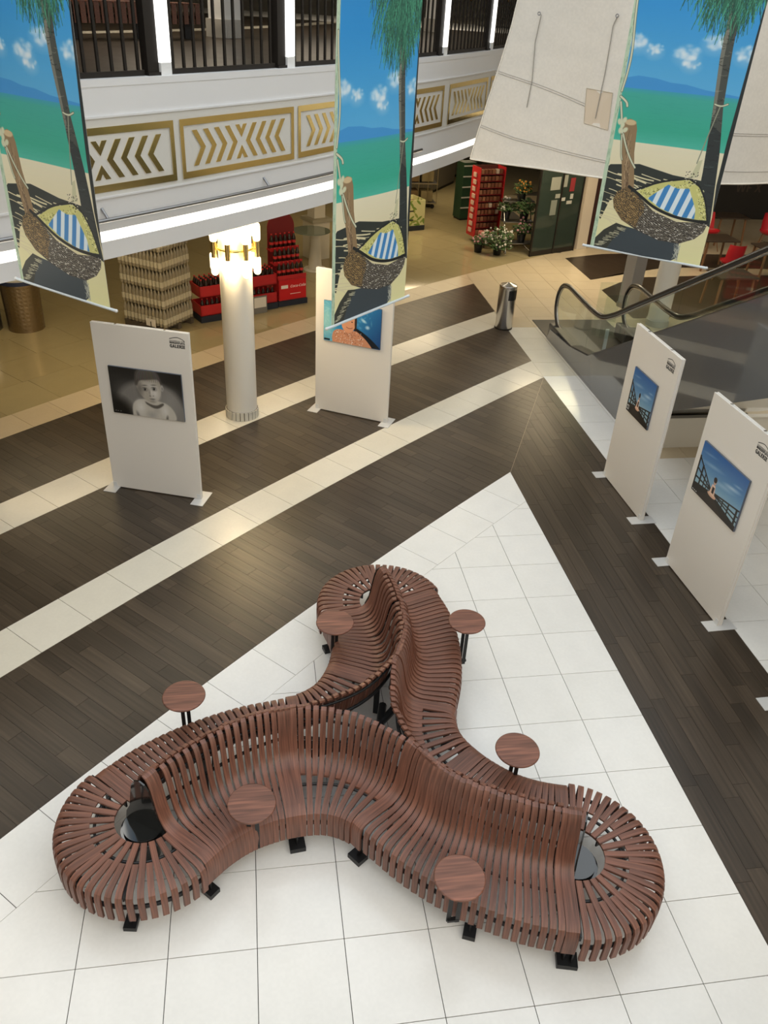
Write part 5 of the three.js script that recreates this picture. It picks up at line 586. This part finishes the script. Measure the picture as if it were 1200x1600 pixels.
  // glass shop front with notices
  const dg = phys([0.05, 0.075, 0.06], 0.04, { transmission: 0.45, thickness: 0, ior: 1.5 }); const A = [4.12, -12.83], B = [5.5, -13.47];
  const sf = structGroup('window_2', 'dark glass shop front beside the entrance'); const seg = (f0, f1, m) => { const a = [A[0] + (B[0] - A[0]) * f0, A[1] + (B[1] - A[1]) * f0], b = [A[0] + (B[0] - A[0]) * f1, A[1] + (B[1] - A[1]) * f1]; mesh('pane', bar([a[0], 1.5, a[1]], [b[0], 1.5, b[1]], 0.012, 2.96), m, sf); }; seg(0.01, 0.49, dg); seg(0.51, 0.97, dg); for (const f of [0, 0.5, 0.98]) mesh('mullion', bx(0.04, 3.0, 0.05, A[0] + (B[0] - A[0]) * f, 1.5, A[1] + (B[1] - A[1]) * f, 0.43), M.darkRail, sf); mesh('kick_rail', bar([A[0], 0.06, A[1]], [B[0], 0.06, B[1]], 0.03, 0.12), M.darkRail, sf);
  const nA = (f, y, w, h, mat, lab) => { const m = mesh('notice', bx(w, h, 0.004, A[0] + (B[0] - A[0]) * f + 0.008, y, A[1] + (B[1] - A[1]) * f + 0.014, 0.434), mat); tag(m, lab, 'notice', 'notices on the dark shop glass'); };
  const pap = std([0.30, 0.31, 0.27], 0.6); nA(0.34, 1.72, 0.32, 0.3, pap, 'large square notice on the dark shop glass'); nA(0.55, 1.76, 0.14, 0.28, pap, 'narrow notice right of the large square one'); nA(0.72, 1.66, 0.16, 0.32, std([0.28, 0.03, 0.035], 0.5), 'red notice on the dark shop glass'); nA(0.42, 1.42, 0.16, 0.1, pap, 'small card under the large square notice'); nA(0.36, 1.15, 0.2, 0.36, std([0.2, 0.22, 0.19], 0.6), 'tall dull sheet low on the dark shop glass'); nA(0.55, 1.33, 0.15, 0.08, std([0.5, 0.5, 0.46], 0.6), 'small white strip under the narrow notice'); nA(0.74, 1.38, 0.1, 0.12, std([0.5, 0.5, 0.46], 0.6), 'small white card under the red notice'); nA(0.70, 1.24, 0.18, 0.08, std([0.45, 0.45, 0.41], 0.6), 'lower white strip under the red notice');
  struct('wall_entry', bx(0.34, 3.0, 0.24, 5.72, 1.5, -13.7, 0.4), std([0.62, 0.54, 0.44], 0.6), 'beige pillar beside the dark shop glass'); struct('wall_red', bx(1.6, 3.0, 0.2, 6.6, 1.5, -14.3, 0.3), std([0.05, 0.015, 0.013], 0.5), 'dark red shop front right of the beige pillar'); }
{ // cafe corner on the right
  const t = thing('round_column', 'round cream column standing behind the escalator', 'column'); mesh('shaft', cyl(0.21, 0.21, 3.4, 5.36, 1.7, -7.95, 32), std([0.62, 0.60, 0.54], 0.5), t); mesh('base', cyl(0.23, 0.23, 0.12, 5.36, 0.06, -7.95, 32), std([0.5, 0.48, 0.42], 0.5), t);
  const gc = thing('square_pillar', 'grey square pillar beside the round column', 'pillar'); mesh('shaft', bx(0.3, 3.4, 0.3, 5.15, 1.7, -9.0, 0.3), std([0.26, 0.25, 0.24], 0.5), gc); mesh('foot', bx(0.33, 0.1, 0.33, 5.15, 0.05, -9.0, 0.3), M.steelDark, gc);
  const wd = std([0.22, 0.11, 0.05], 0.5);
  function chair(label, x, z, ry, k) { const c = thing('shell_chair', label, 'chair'); c.position.set(x, 0, z); c.rotation.y = ry; const g = new THREE.SphereGeometry(0.25, 20, 12, 0, Math.PI * 2, Math.PI * 0.5, Math.PI * 0.5); g.scale(1, 0.5, 0.95); g.translate(0, 0.55, 0); const m = new THREE.MeshStandardMaterial({ color: new THREE.Color(0.50, 0.018, 0.025), roughness: 0.35, side: THREE.DoubleSide }); mesh('seat', g, m, c); const b = new THREE.CylinderGeometry(0.25, 0.235, 0.42, 20, 4, true, Math.PI * 0.62, Math.PI * 0.76); { const P = b.attributes.position; for (let i = 0; i < P.count; i++) { const y = P.getY(i) + 0.21; P.setZ(i, P.getZ(i) - 0.16 * y); P.setX(i, P.getX(i) * (1 - 0.5 * Math.max(0, y - 0.25))); } b.computeVertexNormals(); } b.translate(0, 0.74, 0); mesh('backrest', b, m, c); for (const [sx, sz] of [[-1, -1], [1, -1], [-1, 1], [1, 1]]) mesh('leg', rod([sx * 0.12, 0.44, sz * 0.12], [sx * 0.22, 0, sz * 0.22], 0.014, 8), wd, c); mesh('brace', [rod([-0.17, 0.24, -0.17], [0.17, 0.24, 0.17], 0.006, 6), rod([0.17, 0.24, -0.17], [-0.17, 0.24, 0.17], 0.006, 6)], M.darkRail, c); }
  chair('red shell chair with its back to the escalator, nearest of the cafe chairs', 8.35, -10.75, Math.PI, 0); chair('red shell chair at the dark cafe tables behind the right banner', 9.3, -13.6, 0.4, 1); chair('red shell chair at the right edge of the photo', 11.0, -13.6, -0.5, 2); chair('red shell chair half hidden by the escalator rail', 9.4, -9.9, 2.2, 3);
  function table(label, x, z) { const c = thing('cafe_table', label, 'table'); mesh('top', rbx(0.9, 0.035, 0.7, 0.01, x, 0.735, z), std([0.05, 0.035, 0.025], 0.35), c); for (const [sx, sz] of [[-1, -1], [1, -1], [-1, 1], [1, 1]]) mesh('leg', bar([x + sx * 0.36, 0.72, z + sz * 0.26], [x + sx * 0.40, 0, z + sz * 0.3], 0.04, 0.04), wd, c); }
  table('dark cafe table behind the nearest red chair', 8.6, -12.0); table('dark cafe table by the dark shop front', 10.2, -14.4); table('low brown cafe table beside the nearest red chair', 9.7, -11.2); table('brown cafe table seen through the escalator glass', 7.4, -9.0);
  const sg = thing('shop_sign', 'dim grey letters on the dark shop front behind the cafe', 'sign'); const m = mesh('letters', new THREE.PlaneGeometry(1.5, 0.4), new THREE.MeshStandardMaterial({ transparent: true, alphaTest: 0.4, roughness: 0.5, map: canvasTex(384, 102, (g, w, h) => { g.clearRect(0, 0, w, h); g.fillStyle = '#4d423b'; g.font = 'bold 92px sans-serif'; g.fillText('WF X', 10, 88); }) }), sg); m.position.set(12.6, 0.95, -17.245); mesh('rail', bx(2.2, 0.03, 0.06, 12.6, 2.2, -17.2), M.steelDark, sg); }
// ---------------------------------------------------------------- bench on the upper gallery
{ const t = thing('gallery_bench', 'slatted wooden bench on the upper gallery, behind the railing at the left', 'bench'); const C = [-4.6, -9.0]; const d = [0.80, -0.60];
  for (let i = 0; i < 22; i++) { const f = -1.3 + i * 0.12, x = C[0] + d[0] * f, z = C[1] + d[1] * f, ry = Math.atan2(d[0], d[1]) - Math.PI / 2; mesh('slat', [bx(0.085, 0.3, 0.02, x, 5.0, z, ry), place(bx(0.085, 0.02, 0.5, 0, 0, -0.24), x, 5.15, z, ry)], pick(M.slat), t); }
  for (const f of [-1.0, 0.15, 1.1]) { const x = C[0] + d[0] * f, z = C[1] + d[1] * f; mesh('leg', bx(0.14, 0.3, 0.1, x - 0.1, 4.77, z - 0.12, 0.5), M.black, t); } mesh('rail', bar([C[0] - d[0] * 1.3 - 0.05, 4.95, C[1] - d[1] * 1.3 - 0.05], [C[0] + d[0] * 1.3 - 0.05, 4.95, C[1] + d[1] * 1.3 - 0.05], 0.03, 0.05), M.black, t); }

renderer.render(scene, camera);
